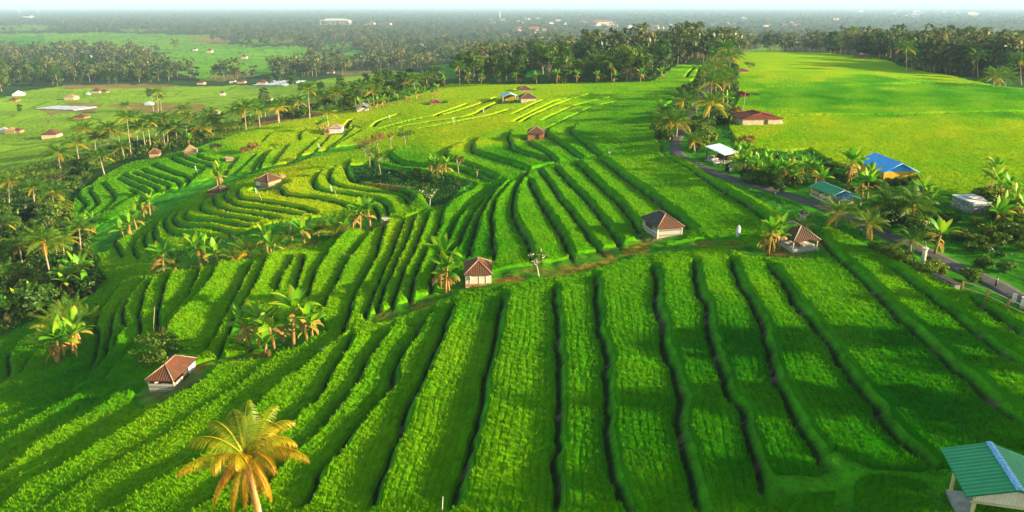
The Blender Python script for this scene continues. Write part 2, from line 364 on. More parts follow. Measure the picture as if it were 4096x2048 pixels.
T(.35,.7,('A2',[(1060,1300),(1000,1280),(960,1260)]))
T(.35,.7,('A2',[(1180,1288),(1250,1230),(1450,1150)]))
T(.35,.7,('A2',[(1450,1288),(1800,1230),(2170,1170),(2350,1080),(2460,1030)]))
T(.35,.7,('A2',[(1250,1300),(1600,1215),(1950,1150),(2300,1040),(2430,985)]))
T(.3,.7,('A2',[(1650,1300),(2000,1240),(2400,1160),(2560,1110)]))
T(.3,.7,('A3',[(10,1235),(150,1160),(400,1040),(560,990)]))
T(.3,.7,('A3',[(350,1300),(700,1130),(900,1060),(1100,1020)]))
T(.3,.6,('A2',[(1800,1180),(1950,1120),(2140,1050)]))
T(.35,.8,('A3',[(80,1240),(250,1150),(450,1060),(620,1000),(780,950)]))
T(.3,.8,('A3',[(300,1220),(560,1100),(650,1060),(1000,985)]))
T(.35,.9,('A3',[(0,1160),(200,1060),(320,1010)]))
T(.25,.6,('A3',[(470,1000),(700,990),(820,990)]))
T(.3,.7,('B2',[(1600,120),(1900,60),(2200,20),(2400,0)]))
# right of the hut row, down to the camera
T(0.54,.95,('D3',[(430,1320),(440,1000),(430,800),(470,560),(470,250),(480,0)]),('C3',[(460,1000),(470,790),(450,600),(430,450),(430,310)]))
T(0.54,1.0,('D3',[(1190,1320),(1090,1090),(1030,950),(1000,750),(960,500),(960,200),(950,0)]),('C3',[(930,1200),(960,1050),(920,900),(870,750),(870,600),(850,420),(830,190)]))
T(0.59,1.2,('D3',[(1910,1320),(1850,1100),(1800,900),(1720,700),(1680,450),(1660,320),(1700,150),(1640,0)]),('C3',[(1620,1130),(1560,1030),(1510,820),(1500,650),(1440,480),(1450,300),(1420,100)]))
T(0.59,1.1,('D3',[(2530,1150),(2500,950),(2400,650),(2350,420),(2310,270),(2220,150),(2150,20)]),('C3',[(2060,1050),(2010,870),(1970,700),(1960,520),(1880,380),(1850,200),(1830,50)]))
T(0.59,1.1,('D4',[(540,880),(480,700),(380,560),(290,360),(200,180),(90,0)]),('C4',[(60,1200),(20,1000)]),('C3',[(2560,900),(2500,650),(2400,470),(2310,320),(2250,180),(2200,30)]))
T(0.59,1.1,('D4',[(1640,850),(1440,660),(1250,480),(1060,200),(900,20)]),('C4',[(840,1240),(700,1030),(600,880),(420,640),(300,520),(220,400),(120,230),(0,100)]))
T(0.64,1.2,('D4',[(2600,450),(2400,300),(2200,130),(2080,-20)]),('C4',[(1880,1150),(1700,950),(1400,690),(1200,500),(1020,320),(850,150),(690,10)]),('B4',[(560,1150),(470,1050)]))
T(0.59,1.0,('C4',[(2620,1140),(2300,950),(2000,700),(1750,500),(1500,330),(1250,130),(1150,80)]))
T(0.49,.8,('C4',[(2620,860),(2400,700),(2200,560),(2030,440)]))
T(-.25,.6,('A4',[(0,880),(800,862),(1500,845),(2000,855)]))
T(-.3,.8,('A4',[(0,1165),(500,1165),(1000,1160),(1600,1150),(2100,1140),(2600,1130)]))
T(.25,.6,('A3',[(1740,790),(1790,720),(1830,680)])); T(.25,.6,('A3',[(1840,790),(1870,720),(1890,680)]))

# ------------------------------------------------------------------ strips and patches without rice
PATHS = [  # (photo points, half width in m)
 (tr(('F',[(960,800),(1060,765),(1140,735),(1240,712),(1330,700),(1430,682),(1530,655),(1620,635),(1720,625),(1830,612),(1900,640),(1980,640),(2050,610)])), 1.6),
 (tr(('F',[(1240,700),(1310,685),(1400,670),(1520,640),(1640,610)])), 1.6),
 (tr(('B3',[(100,470),(190,440),(330,390),(450,350),(700,315),(900,290),(1200,270),(1500,250),(1600,250)])), .6),
 (tr(('B2',[(1300,930),(1480,920),(1560,900),(1700,840)])), .5),
 (tr(('C1',[(1500,210),(1900,130),(2300,60),(2576,0)]),('B2',[(300,1200),(700,1110),(1000,1040),(1280,960)])), .9),
 (tr(('B1',[(800,1270),(1050,1080),(1350,900),(1650,760),(1900,640),(2250,540)])), 6.0),
 (tr(('B1',[(2250,540),(2576,450)]),('B2',[(350,360),(600,270),(1000,190)])), 3.0),
 (tr(('C1',[(1300,1288),(1500,1240),(1900,1180),(2100,1080)]),('C2',[(-20,1010),(200,960),(420,880)])), .9),
]
ROADPTS = tr(('F',[(2760,850),(2660,803),(2576,760),(2500,715),(2410,675),(2300,622),(2200,578),(2100,535),(2000,498),(1900,468),(1830,447),(1760,420),(1712,395),(1698,365),(1712,330),(1735,295),(1755,255),(1775,225),(1795,190),(1808,170)]))
NR = [tr(('F',pl)) for pl in (
 [(2700,860),(2576,797),(2400,735),(2270,675),(2200,635),(2080,575),(2030,600),(1960,548),(1890,505),(1800,458),(1730,405),(1662,388),(1645,330),(1655,290),(1720,220),(1780,165),(1845,165),(1858,250),(1835,300),(1835,325),(1860,372),(1930,382),(2040,378),(2090,410),(2150,425),(2290,445),(2340,480),(2400,492),(2470,520),(2576,590),(2700,660)],
 [(-60,880),(30,845),(110,800),(240,742),(250,660),(235,600),(190,565),(165,510),(200,445),(300,412),(340,395),(300,300),(-60,200)],
 [(1255,400),(1285,470),(1360,490),(1440,500),(1480,560),(1530,555),(1570,510),(1610,480),(1500,455),(1400,440),(1330,415),(1300,385)] and
 [(860,420),(880,460),(1000,488),(1060,500),(1080,525),(1120,525),(1160,500),(1200,460),(1120,440),(1000,425),(940,410)],
 [(1780,1200),(1820,1230),(1900,1225),(1925,1180),(1900,1290),(1990,1300),(2150,1300),(2150,1215),(2180,1195),(2250,1200),(2330,1255),(2330,1300),(2620,1300),(2620,1130),(2440,1140),(2400,1180),(2330,1182),(2230,1180),(2140,1140),(2100,1130),(2070,1185),(1970,1200),(1935,1190),(1900,1250)] and
 [(1928,1300),(1928,1195),(1965,1203),(2065,1200),(2075,1160),(2100,1145),(2200,1185),(2320,1185),(2340,1178),(2450,1180),(2450,1300),(2336,1300),(2326,1225),(2268,1208),(2190,1205),(2150,1225),(2148,1300),(2080,1300),(2100,1250),(2030,1250),(1935,1275)],
 [(580,862),(600,800),(720,790),(810,800),(830,830),(720,880),(640,890)],
 [(370,680),(430,640),(560,600),(700,560),(860,540),(960,545),(960,570),(800,612),(600,660),(420,690)],
)]
HUTSPOTS = [(1201,708,3.0),(1662,592,4.5),(2000,632,4.0),(435,968,4.5),(680,470,5),(548,488,4),(480,388,4),(390,392,5),(577,405,3),(845,335,5.5),(1290,258,7),(1318,228,5),(1095,262,5),(1348,350,4.5),(2165,146,8),(1868,240,6)]
def dist_poly(x, y, pts):
    """distance and side (+ right) to an open polyline; arclength from each end"""
    best = np.full(len(x), 1e9); side = np.zeros(len(x)); s_at = np.zeros(len(x)); s0 = 0.0
    for (ax, ay), (bx, by) in zip(pts[:-1], pts[1:]):
        dx, dy = bx - ax, by - ay; l2 = dx * dx + dy * dy + 1e-9; ln = math.sqrt(l2)
        t = np.clip(((x - ax) * dx + (y - ay) * dy) / l2, 0, 1)
        qx = x - ax - t * dx; qy = y - ay - t * dy; dd = qx * qx + qy * qy
        m = dd < best
        best = np.where(m, dd, best); side = np.where(m, np.sign(dx * (y - ay) - dy * (x - ax)) * -1, side)
        s_at = np.where(m, s0 + t * ln, s_at); s0 += ln
    return np.sqrt(best), side, s_at, s0

# ------------------------------------------------------------------ fan-shaped grid of the whole ground
ang = np.concatenate([np.linspace(-1.05, -0.66, 36)[:-1], np.linspace(-0.66, 0.66, 1120), np.linspace(0.66, 1.05, 36)[1:]])
rr = np.concatenate([np.exp(np.arange(math.log(14), math.log(30), .02)), np.exp(np.arange(math.log(30), math.log(330), .0026)),
                     np.exp(np.arange(math.log(330), math.log(900), .008)), np.exp(np.linspace(math.log(900), math.log(22000), 110))])
NA, NR_ = len(ang), len(rr)
AA, RR = np.meshgrid(ang, rr, indexing='ij'); GX = np.sin(AA) * RR; GY = np.cos(AA) * RR
GZ = Hb(GX, GY)
gx, gy, gr_ = GX.ravel(), GY.ravel(), RR.ravel()
off = np.zeros(len(gx)); rice = np.ones(len(gx)); nd = np.full(len(gx), 9.0); ditch = np.zeros(len(gx)); bank = np.zeros(len(gx)); soil = np.zeros(len(gx))
wob = (vnoise(gx / 1.3, gy / 1.3, 1) - .5) * .32 + (vnoise(gx / .45, gy / .45, 2) - .5) * .07
nearm = np.where(gr_ < 470)[0]; nx, ny = gx[nearm], gy[nearm]
for pts, h, bw, gap in L:
    wp = smooth(hit(pts)[:, :2], 4); x0, y0 = wp.min(0) - 6; x1, y1 = wp.max(0) + 6
    idx = nearm[(nx > x0) & (nx < x1) & (ny > y0) & (ny < y1)]
    if not len(idx): continue
    dd, sd, s, tot = dist_poly(gx[idx], gy[idx], wp)
    keep = dd < 6; idx = idx[keep]; dd = dd[keep]; sd = sd[keep]; s = s[keep]
    taper = np.clip(np.minimum(s, tot - s) / 2.0 + .25, 0, 1)
    sd = np.where(sd == 0, 1, sd); dsg = dd * sd + wob[idx]
    pr = np.clip((dsg + .02) / (.9 * bw), 0, 1) - .5
    o = h * pr * np.maximum(0, 1 - np.abs(dsg) / 4.2) * taper
    o += (.05 * np.exp(-((dsg - .75 * bw) / (.28 * bw)) ** 2) - .30 * np.exp(-((dsg + .16) / .17) ** 2)) * taper * min(1, bw)
    off[idx] += o; nd[idx] = np.minimum(nd[idx], np.abs(dsg - wob[idx] * .7))
    open_end = (s < 1e-6) | (s > tot - 1e-6); ex = np.where(open_end & (dd > .3), 9.0, 0)
    m = np.minimum(1, np.maximum(np.maximum((-gap - dsg) / .14, (dsg - bw) / .16), ex)); m = np.clip(m, 0, 1)
    rice[idx] = np.minimum(rice[idx], m)
    bank[idx] = np.maximum(bank[idx], sstep(dsg, -.05, .3) * (1 - sstep(dsg, bw, bw + .3)))
    if gap > .3: ditch[idx] = np.maximum(ditch[idx], np.exp(-((dsg - .3) / .8) ** 2) * taper)  # mask of the shade painted along far field edges
    soil[idx] = np.maximum(soil[idx], np.exp(-((dsg + .05) / (.26 if gap < .3 else .5)) ** 2) * taper)
path = np.zeros(len(gx))
for pts, hw in PATHS:
    wp = smooth(hit(pts)[:, :2], 4); x0, y0 = wp.min(0) - hw - 3; x1, y1 = wp.max(0) + hw + 3
    idx = nearm[(nx > x0) & (nx < x1) & (ny > y0) & (ny < y1)]
    dd, sd, s, tot = dist_poly(gx[idx], gy[idx], wp); dd = dd + wob[idx] * 1.2
    rice[idx] = np.minimum(rice[idx], np.clip((dd - hw) / .2, 0, 1))
    if hw < 2: path[idx] = np.maximum(path[idx], 1 - sstep(dd, hw * .6, hw + .2))
    off[idx] *= sstep(dd, hw * .3, hw + .8) if hw < 2 else (.45 + .55 * sstep(dd, hw * .4, hw))
ppx, ppy = project(gx, gy, GZ.ravel())
HILL = tr(('F',[(240,742),(240,650),(195,580),(180,540),(190,490),(250,450),(330,410),(400,396),(480,380),(560,350),(640,322),(730,306),(820,292),(900,275),(1000,255),(1060,235),(1130,213),(1260,215),(1400,214),(1640,207),(1700,165),(1785,165),(1840,170),(1855,140),(1870,132),(2000,131),(2100,136),(2160,142),(2230,152),(2260,165),(2300,178),(2380,190),(2480,213),(2700,240),(2900,600),(2900,1500),(-300,1500),(-300,950),(-40,862),(100,802)]))
wpx = (vnoise(gx / 3, gy / 3, 5) - .5) * 14
hill = in_poly(ppx + wpx, ppy, HILL) & (gr_ < 520)
rice *= hill
for P in NR: rice *= ~in_poly(ppx + wpx * .7, ppy + wpx * .3, P)
for fx, fy, rad in HUTSPOTS:
    q = hit([(fx * K, fy * K)])[0]; dd = np.hypot(gx - q[0], gy - q[1]) + wob
    rice *= np.clip((dd - rad * .75) / .25, 0, 1); off *= sstep(dd, rad * .5, rad * .9)
# road: level bed
rw = smooth(hit(ROADPTS)[:, :2], 8)
dd, sd, s, tot = dist_poly(nx, ny, rw); rd = np.full(len(gx), 1e9); rd[nearm] = dd
off *= sstep(rd, 2.0, 4.0)
off += (vnoise(gx / 9, gy / 9, 8) - .5) * .25 * np.clip(gr_ / 100, 0, 1)
off += (vnoise(gx / 1.1, gy / 1.1, 9) - .5) * .22 * (1 - rice) * (1 - bank) * (rd > 3) * (gr_ < 400)
GZ = GZ + off.reshape(GZ.shape)
LNR = np.log(rr)
def ground(x, y): return lut(GZ, ang, LNR, np.asarray(x, float), np.asarray(y, float))
def at(fx, fy, dx=0, dy=0):
    """full-view pixel -> Vector on the ground"""
    q = hit([(fx * K, fy * K)])[0]; x, y = q[0] + dx, q[1] + dy
    return Vector((x, y, float(ground(np.array([x]), np.array([y]))[0])))

# ------------------------------------------------------------------ ripeness of the rice (0 young and dark .. 1 ripening yellow)
RIPE = [(2300,160,.8),(2400,200,.75),(2200,225,.3),(2400,250,.3),(2200,275,.35),(2400,330,.85),(2100,190,.75),(2000,290,.7),(2450,420,.55),(2200,350,.75),(1950,350,.5),(2000,150,.7),(1950,240,.5),
 (1300,230,.72),(1000,300,.72),(1250,300,.85),(1150,325,.82),(1500,260,.5),(1600,300,.35),(1500,360,.3),(850,300,.85),(700,340,.75),(1100,270,.74),(1400,225,.75),
 (600,420,.45),(480,430,.35),(300,500,.35),(350,530,.35),(700,470,.9),(600,540,.75),(800,560,.7),(450,560,.5),(900,480,.7),(950,560,.65),(740,440,.9),
 (1930,150,0.72),(1930,182,0.80),(1930,204,0.90),(1930,219,0.25),(1930,240,0.18),(1930,262,0.25),(1930,281,0.35),(1930,298,0.85),(1930,325,0.90),(1930,350,0.60),(2080,150,0.72),(2080,182,0.80),(2080,204,0.90),(2080,219,0.25),(2080,240,0.18),(2080,262,0.25),(2080,281,0.35),(2080,298,0.85),(2080,325,0.90),(2080,350,0.60),(2080,372,0.70),(2230,150,0.72),(2230,182,0.80),(2230,204,0.90),(2230,219,0.25),(2230,240,0.18),(2230,262,0.25),(2230,281,0.35),(2230,298,0.85),(2230,325,0.90),(2230,350,0.60),(2230,372,0.70),(2380,150,0.72),(2380,182,0.80),(2380,204,0.90),(2380,219,0.25),(2380,240,0.18),(2380,262,0.25),(2380,281,0.35),(2380,298,0.85),(2380,325,0.90),(2380,350,0.60),(2380,372,0.70),(2530,204,0.90),(2530,219,0.25),(2530,240,0.18),(2530,262,0.25),(2530,281,0.35),(2530,298,0.85),(2530,325,0.90),(2530,350,0.60),(2530,372,0.70),(1000,420,.2),(1300,400,.2),(1200,600,.2),(1500,550,.32),(1700,500,.35),(1800,560,.32),(900,650,.45),(700,700,.55),(400,750,.5),(500,820,.45),
 (1300,800,.35),(1500,900,.28),(1300,1000,.42),(1600,1100,.2),(1900,900,.1),(2100,800,.3),(2300,900,.12),(2300,1050,.0),(1900,1150,.05),(2100,700,.35),(1000,950,.45),(700,1000,.5),(400,1100,.55),(100,1150,.5),(1100,1150,.45),(200,950,.2),(100,900,.3)]
rp = np.array(RIPE, float); rp[:, :2] *= K
ripe = np.zeros(len(gx)); wsum = np.zeros(len(gx)); jx = (vnoise(gx / 14, gy / 14, 21) - .5) * 130; jy = (vnoise(gx / 14, gy / 14, 22) - .5) * 90
for a, b, c in rp:
    wt = 1 / (((ppx + jx - a) ** 2 + ((ppy + jy - b) * 1.6) ** 2) + 900) ** 1.6; ripe += wt * c; wsum += wt
ripe = ripe / wsum + (vnoise(gx / 5, gy / 5, 30) - .5) * .12
# ------------------------------------------------------------------ colours of the ground
C = np.empty((len(gx), 3)); C[:] = (.045, .235, .002)
n1 = vnoise(gx / 2.2, gy / 2.2, 40)[:, None]; n2 = vnoise(gx / .5, gy / .5, 41)[:, None]; n3 = vnoise(gx / 22, gy / 22, 42)[:, None]
def lerp(a, b, t): return a + (np.asarray(b) - a) * t
C = C * (.7 + .6 * n1)
C = lerp(C, (.10, .17, .008), (path[:, None] * sstep(n1, .25, .7)))
C = lerp(C, (.20, .13, .02), (path[:, None] * sstep(n1, .62, .85) * .8))
C = lerp(C, (.010, .050, .003), np.clip(ditch[:, None] * 1.4, 0, .95))  # shade of the far field edges, painted dark green over their banks
n4 = vnoise(gx / 1.7, gy / 1.7, 44)[:, None]
C = lerp(C, (.020, .026, .010), np.clip(soil[:, None] * 1.3, 0, 1) * .85)
C = lerp(C, (.15, .115, .085), np.clip(soil[:, None] * sstep(n4, .66, .8) * sstep(n2, .3, .6) * 1.2, 0, 1))
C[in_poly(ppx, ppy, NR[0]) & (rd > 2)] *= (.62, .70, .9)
outside = ~hill
C[outside] = ((.022, .075, .008) * (.6 + .8 * n1))[outside]
farw = sstep(gr_, 420, 800)[:, None]
C = lerp(C, np.array((.030, .050, .018)) * (.6 + .8 * n3), farw * outside[:, None])
FIELDS = [  # (full-view polygon, colour, how far it is broken by patches)
 ([(-60,262),(60,228),(160,216),(330,213),(560,217),(760,205),(900,190),(1000,178),(1090,185),(1120,205),(900,270),(700,330),(400,360),(250,420),(-60,500)], (.175,.31,.003)),
 ([(355,140),(560,119),(760,116),(845,155),(640,192),(520,203),(440,182)], (.11,.28,.004)),
 ([(-60,84),(250,82),(560,89),(520,108),(640,115),(380,134),(240,118),(-60,126)], (.11,.25,.005)),
 ([(790,146),(890,125),(1010,140),(930,158),(830,160)], (.07,.20,.012)),
 ([(800,112),(900,104),(880,124),(820,126)], (.08,.20,.014)),
 ([(1280,180),(1320,174),(1380,180),(1350,196),(1290,196)], (.04,.24,.008)),
 ([(1080,165),(1160,160),(1180,190),(1120,196)], (.07,.22,.008)),
 ([(1840,132),(1930,116),(1970,117),(1960,131)], (.14,.27,.01)),
 ([(1905,116),(1940,108),(1990,112),(1985,119)], (.10,.22,.01)),
 ([(1640,120),(1830,112),(1840,120),(1660,128)], (.06,.17,.012)),
 ([(2130,72),(2260,68),(2270,73),(2140,78)], (.07,.16,.02)), ([(2420,74),(2576,72),(2576,77),(2430,78)], (.06,.15,.02)),
 ([(0,98),(110,88),(110,122),(0,126)], (.05,.2,.01)),
 ([(-60,66),(90,62),(150,68),(110,76),(-60,80)], (.10,.2,.02)), ([(600,102),(690,95),(770,103),(650,112)], (.10,.2,.02)), ([(1480,108),(1600,102),(1660,108),(1560,116)], (.09,.19,.02)), ([(1000,150),(1080,142),(1130,150),(1060,162)], (.09,.22,.01)), ([(1690,92),(1800,88),(1830,94),(1720,99)], (.08,.17,.02)), ([(300,72),(420,70),(430,76),(310,79)], (.10,.18,.03)), ([(1850,96),(1960,92),(1990,98),(1870,103)], (.08,.18,.02)),
]
fieldm = np.zeros(len(gx), bool); w2 = (vnoise(gx / 9, gy / 9, 50) - .5) * 26
for pl, c in FIELDS:
    m = in_poly(ppx + w2, ppy + w2 * .25, tr(('F', pl))) & outside; fieldm |= m
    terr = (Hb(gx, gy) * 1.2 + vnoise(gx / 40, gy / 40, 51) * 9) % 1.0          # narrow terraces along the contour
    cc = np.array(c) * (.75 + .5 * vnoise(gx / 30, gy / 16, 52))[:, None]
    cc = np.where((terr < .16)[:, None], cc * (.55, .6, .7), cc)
    C[m] = cc[m]
BROWN = [([(150,224),(170,214),(350,212),(440,214),(430,220),(300,222)],(.21,.15,.05)),([(270,268),(300,256),(520,262),(500,285),(380,290)],(.20,.17,.03)),
 ([(100,276),(180,255),(260,262),(240,280),(120,290)],(.19,.16,.04)),([(690,285),(780,258),(840,262),(820,290),(730,312),(600,318)],(.21,.15,.05)),
 ([(820,285),(780,300),(700,318),(660,300)],(.20,.14,.05)),([(460,92),(560,96),(580,104),(520,108)],(.20,.14,.05)),([(830,180),(900,176),(1000,178),(960,186),(860,190)],(.17,.16,.04)),
 ([(520,200),(600,184),(640,186),(600,196),(560,206)],(.19,.17,.04)),([(1000,262),(900,290),(960,285)],(.17,.15,.05)),([(340,300),(420,285),(440,300),(360,312)],(.17,.20,.02)),([(1270,85),(1320,83),(1330,90),(1280,92)],(.2,.13,.06))]
for pl, c in BROWN:
    m = in_poly(ppx + w2, ppy + w2 * .2, tr(('F', pl))) & outside
    C[m] = (np.array(c) * (.75 + .5 * vnoise(gx / 12, gy / 6, 53))[:, None])[m]
# bare bank, dry bund and ploughed strip seen among the terraces
for pl, c in [([(1275,215),(1300,222),(1380,232),(1440,232)],0)] and [
  (tr(('B2',[(640,330),(780,260),(1000,205),(1040,215),(900,300),(680,370)])),(.16,.10,.03)),
  (tr(('B2',[(1090,560),(1300,570),(1590,600),(1600,630),(1300,610),(1080,580)])),(.24,.15,.03)),
  (tr(('B2',[(850,620),(1050,630),(1350,650),(1350,665),(1000,650)])),(.22,.16,.02)),
  (tr(('B3',[(1130,1200),(1370,1190),(1390,1260),(1100,1288)])),(.22,.17,.01)),
  (tr(('C2',[(1560,450),(1700,480),(1660,520),(1550,530)])),(.17,.17,.01)),
  (tr(('C2',[(2390,230),(2576,210),(2576,240),(2390,270)])),(.25,.13,.02)),
  (tr(('C3',[(0,210),(80,205),(180,280),(0,300)])),(.25,.15,.02)),
  (tr(('C3',[(680,90),(1000,40),(980,80),(700,140)])),(.24,.16,.02)),
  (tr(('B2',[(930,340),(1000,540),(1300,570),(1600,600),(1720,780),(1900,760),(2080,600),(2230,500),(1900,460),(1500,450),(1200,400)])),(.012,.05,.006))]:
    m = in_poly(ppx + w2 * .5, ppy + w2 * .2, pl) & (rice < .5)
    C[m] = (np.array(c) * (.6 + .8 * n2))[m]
for fx, fy, rad in HUTSPOTS:
    q = hit([(fx * K, fy * K)])[0]; dd = np.hypot(gx - q[0], gy - q[1]) + wob * 3
    C = lerp(C, (.16, .125, .05), ((1 - sstep(dd, rad * .35, rad * .8)) * .7)[:, None] * sstep(n1, .2, .6))
C = np.clip(C, 0, 1)

def grid_faces(mask_v=None):
    i = np.arange(NA - 1)[:, None] * NR_ + np.arange(NR_ - 1)[None]
    q = np.stack([i, i + 1, i + NR_ + 1, i + NR_], -1).reshape(-1, 4)
    if mask_v is not None: q = q[mask_v[q].any(1)]
    return q
t = NT('ground'); cN = t.attr('Col').outputs['Color']
nA = t.noise(.9, 6, t.geo(), .65); nB = t.noise(7, 3, t.geo())
c1 = t.mix(1.0, cN, t.ramp(nA, [(.3, (.55, .55, .55)), (.7, (1.35, 1.3, 1.2))]), 'MULTIPLY')
c1 = t.mix(.8, c1, t.ramp(nB, [(.3, (.7, .7, .7)), (.7, (1.25, 1.25, 1.2))]), 'MULTIPLY')
t.base(c1, .95, .05); t.bump(t.math('ADD', t.math('MULTIPLY', nA, 1.0), t.math('MULTIPLY', nB, .6)), .10, .7)
M_ground = t.m
V = np.stack([gx, gy, GZ.ravel()], 1)
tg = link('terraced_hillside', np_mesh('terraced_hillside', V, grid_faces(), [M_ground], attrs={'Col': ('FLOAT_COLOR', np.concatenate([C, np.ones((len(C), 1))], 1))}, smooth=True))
tag(tg, kind='structure')

# ------------------------------------------------------------------ rice: the standing crop, a low canopy with blades on it
RH = .36
hn = (vnoise(gx / .35, gy / .35, 60) - .5) * .045 + (vnoise(gx / .9, gy / .9, 61) - .5) * .06
cz = GZ.ravel() + rice * (RH + hn * np.clip(60 / gr_, .5, 1.0)) - (1 - rice) * .06
rowm = np.cos(nd * 6.283 / .52) * (nd < 5.5) * np.clip((95 - gr_) / 30, 0, 1)
cz -= rice * np.maximum(rowm - .35, 0) * .08; ripe = ripe - np.maximum(rowm - .5, 0) * .12
mv = rice > 0.02; Fq = grid_faces(mv)
used = np.zeros(len(gx), bool); used[Fq.ravel()] = True; remap = np.cumsum(used) - 1
Vr = np.stack([gx, gy, cz], 1)[used]; Fr = remap[Fq]; tint_c = (ripe - .05)[used]
def rice_mat(name, trans):
    t = NT(name); a = t.attr('tint').outputs['Fac']
    nz = t.noise(2.6, 5, t.geo(), .7); nl = t.noise(.12, 2, t.geo())
    f = t.math('ADD', a, t.math('MULTIPLY_ADD', nz, .3, -.15)); f = t.math('ADD', f, t.math('MULTIPLY_ADD', nl, .3, -.15))
    c = t.ramp(f, [(0., (.011, .130, .001)), (.25, (.048, .222, .001)), (.5, (.132, .325, .001)), (.75, (.250, .375, .001)), (1., (.370, .390, .001))])
    d = t.n('ShaderNodeBsdfDiffuse'); tb = t.n('ShaderNodeBsdfTranslucent'); mx = t.n('ShaderNodeMixShader'); mx.inputs[0].default_value = trans
    t.l(c, d.inputs[0]); t.l(c, tb.inputs[0]); t.l(d.outputs[0], mx.inputs[1]); t.l(tb.outputs[0], mx.inputs[2]); t.l(mx.outputs[0], t.o.inputs[0])
    if trans < .1:
        b = t.n('ShaderNodeBump'); b.inputs['Strength'].default_value = .9; b.inputs['Distance'].default_value = .11
        n5 = t.noise(12, 4, t.geo(), .7); t.l(t.math('ADD', n5, nz), b.inputs['Height']); t.l(b.outputs[0], d.inputs['Normal'])
    return t.m
M_canopy = rice_mat('rice_canopy', 0.0); M_blade = rice_mat('rice_blade', .35)
# blades: tufts spread by area, thinning with distance
i00 = grid_faces(); cr = gr_[i00[:, 0]]; sel = (rice[i00].min(1) > .3) & (cr < 300); i00 = i00[sel]
p0, p1, p3 = V[i00[:, 0]], V[i00[:, 1]], V[i00[:, 3]]
area = np.abs((p1[:, 0] - p0[:, 0]) * (p3[:, 1] - p0[:, 1]) - (p1[:, 1] - p0[:, 1]) * (p3[:, 0] - p0[:, 0]))
dens = np.interp(gr_[i00[:, 0]], [30, 60, 110, 180, 300], [22, 14, 7, 2.6, .5])
cnt = RNG.poisson(area * dens); src = np.repeat(np.arange(len(i00)), cnt); nT = len(src)
u, v = RNG.random(nT), RNG.random(nT); I = i00[src]
Vc = np.stack([gx, gy, cz], 1)
pos = (Vc[I[:, 0]] * ((1 - u) * (1 - v))[:, None] + Vc[I[:, 1]] * (u * (1 - v))[:, None] + Vc[I[:, 2]] * (u * v)[:, None] + Vc[I[:, 3]] * ((1 - u) * v)[:, None])
tr_ = ripe[I[:, 0]]; dT = np.hypot(pos[:, 0], pos[:, 1])
BV, BF, BT = [], [], []; NB = 4
for b in range(NB):
    th = RNG.random(nT) * 6.283; ln = RNG.uniform(.26, .42, nT); lean = RNG.uniform(.12, .42, nT); wd = RNG.uniform(.018, .032, nT) * np.interp(dT, [30, 60, 200], [.9, 1.2, 2.6])
    base = pos + np.stack([RNG.normal(0, .05, nT), RNG.normal(0, .05, nT), np.full(nT, -.14)], 1)
    dr = np.stack([np.cos(th), np.sin(th), np.zeros(nT)], 1); sdv = np.stack([-np.sin(th), np.cos(th), np.zeros(nT)], 1)
    mid = base + dr * (ln * lean * .35)[:, None] + np.array([0, 0, 1]) * (ln * .62)[:, None]
    tip = base + dr * (ln * lean)[:, None] + np.array([0, 0, 1]) * (ln * .98)[:, None]
    q = np.stack([base, mid - sdv * wd[:, None], tip, mid + sdv * wd[:, None]], 1)
    BV.append(q.reshape(-1, 3)); BT.append(np.repeat(tr_ + .08 + RNG.normal(0, .055, nT), 4))
BV = np.concatenate(BV); BT = np.concatenate(BT); BF = np.arange(len(BV)).reshape(-1, 4) + len(Vr)
me = np_mesh('rice', np.concatenate([Vr, BV]), np.concatenate([Fr, BF]), [M_canopy, M_blade], midx=np.concatenate([np.zeros(len(Fr)), np.ones(len(BF))]), attrs={'tint': ('FLOAT', np.concatenate([tint_c, BT]))}, smooth=True)
ro = link('rice_crop', me); tag(ro, 'green rice standing on the terraces, ripening to yellow higher up', 'rice', kind='stuff')
print('grid', NA, NR_, 'rice faces', len(Fr), 'blades', len(BF))

# ------------------------------------------------------------------ road sheet
t = NT('asphalt'); n = t.noise(1.2, 6, t.geo(), .7)
t.base(t.ramp(n, [(.3, (.055, .050, .052)), (.7, (.100, .088, .086))]), .9, .2); t.bump(t.noise(30, 2, t.geo()), .01)
rs = smooth(hit(ROADPTS)[:, :2], 14); tg_ = np.gradient(rs, axis=0); tg_ /= np.linalg.norm(tg_, axis=1)[:, None]; nn = np.stack([-tg_[:, 1], tg_[:, 0]], 1)
rows = []
for k, o in enumerate((-1.15, -1.0, -.5, 0, .5, 1.0, 1.15)):
    p = rs + nn * (o + (vnoise(np.arange(len(rs)) / 2.0, np.full(len(rs), o), 5) - .5)[:, None] * (.25 if k in (0, 6) else 0))
    z = Hb(p[:, 0], p[:, 1]) + (-.12 if k in (0, 6) else .13 + .02 * (1.0 - abs(o))); rows.append(np.column_stack([p, z]))
RV = np.stack(rows, 1); nr, nc = RV.shape[:2]
fi = (np.arange(nr - 1)[:, None] * nc + np.arange(nc - 1)[None]).ravel()
rdo = link('road', np_mesh('road', RV.reshape(-1, 3), np.stack([fi, fi + 1, fi + nc + 1, fi + nc], 1), [t.m], smooth=True)); tag(rdo, kind='structure')
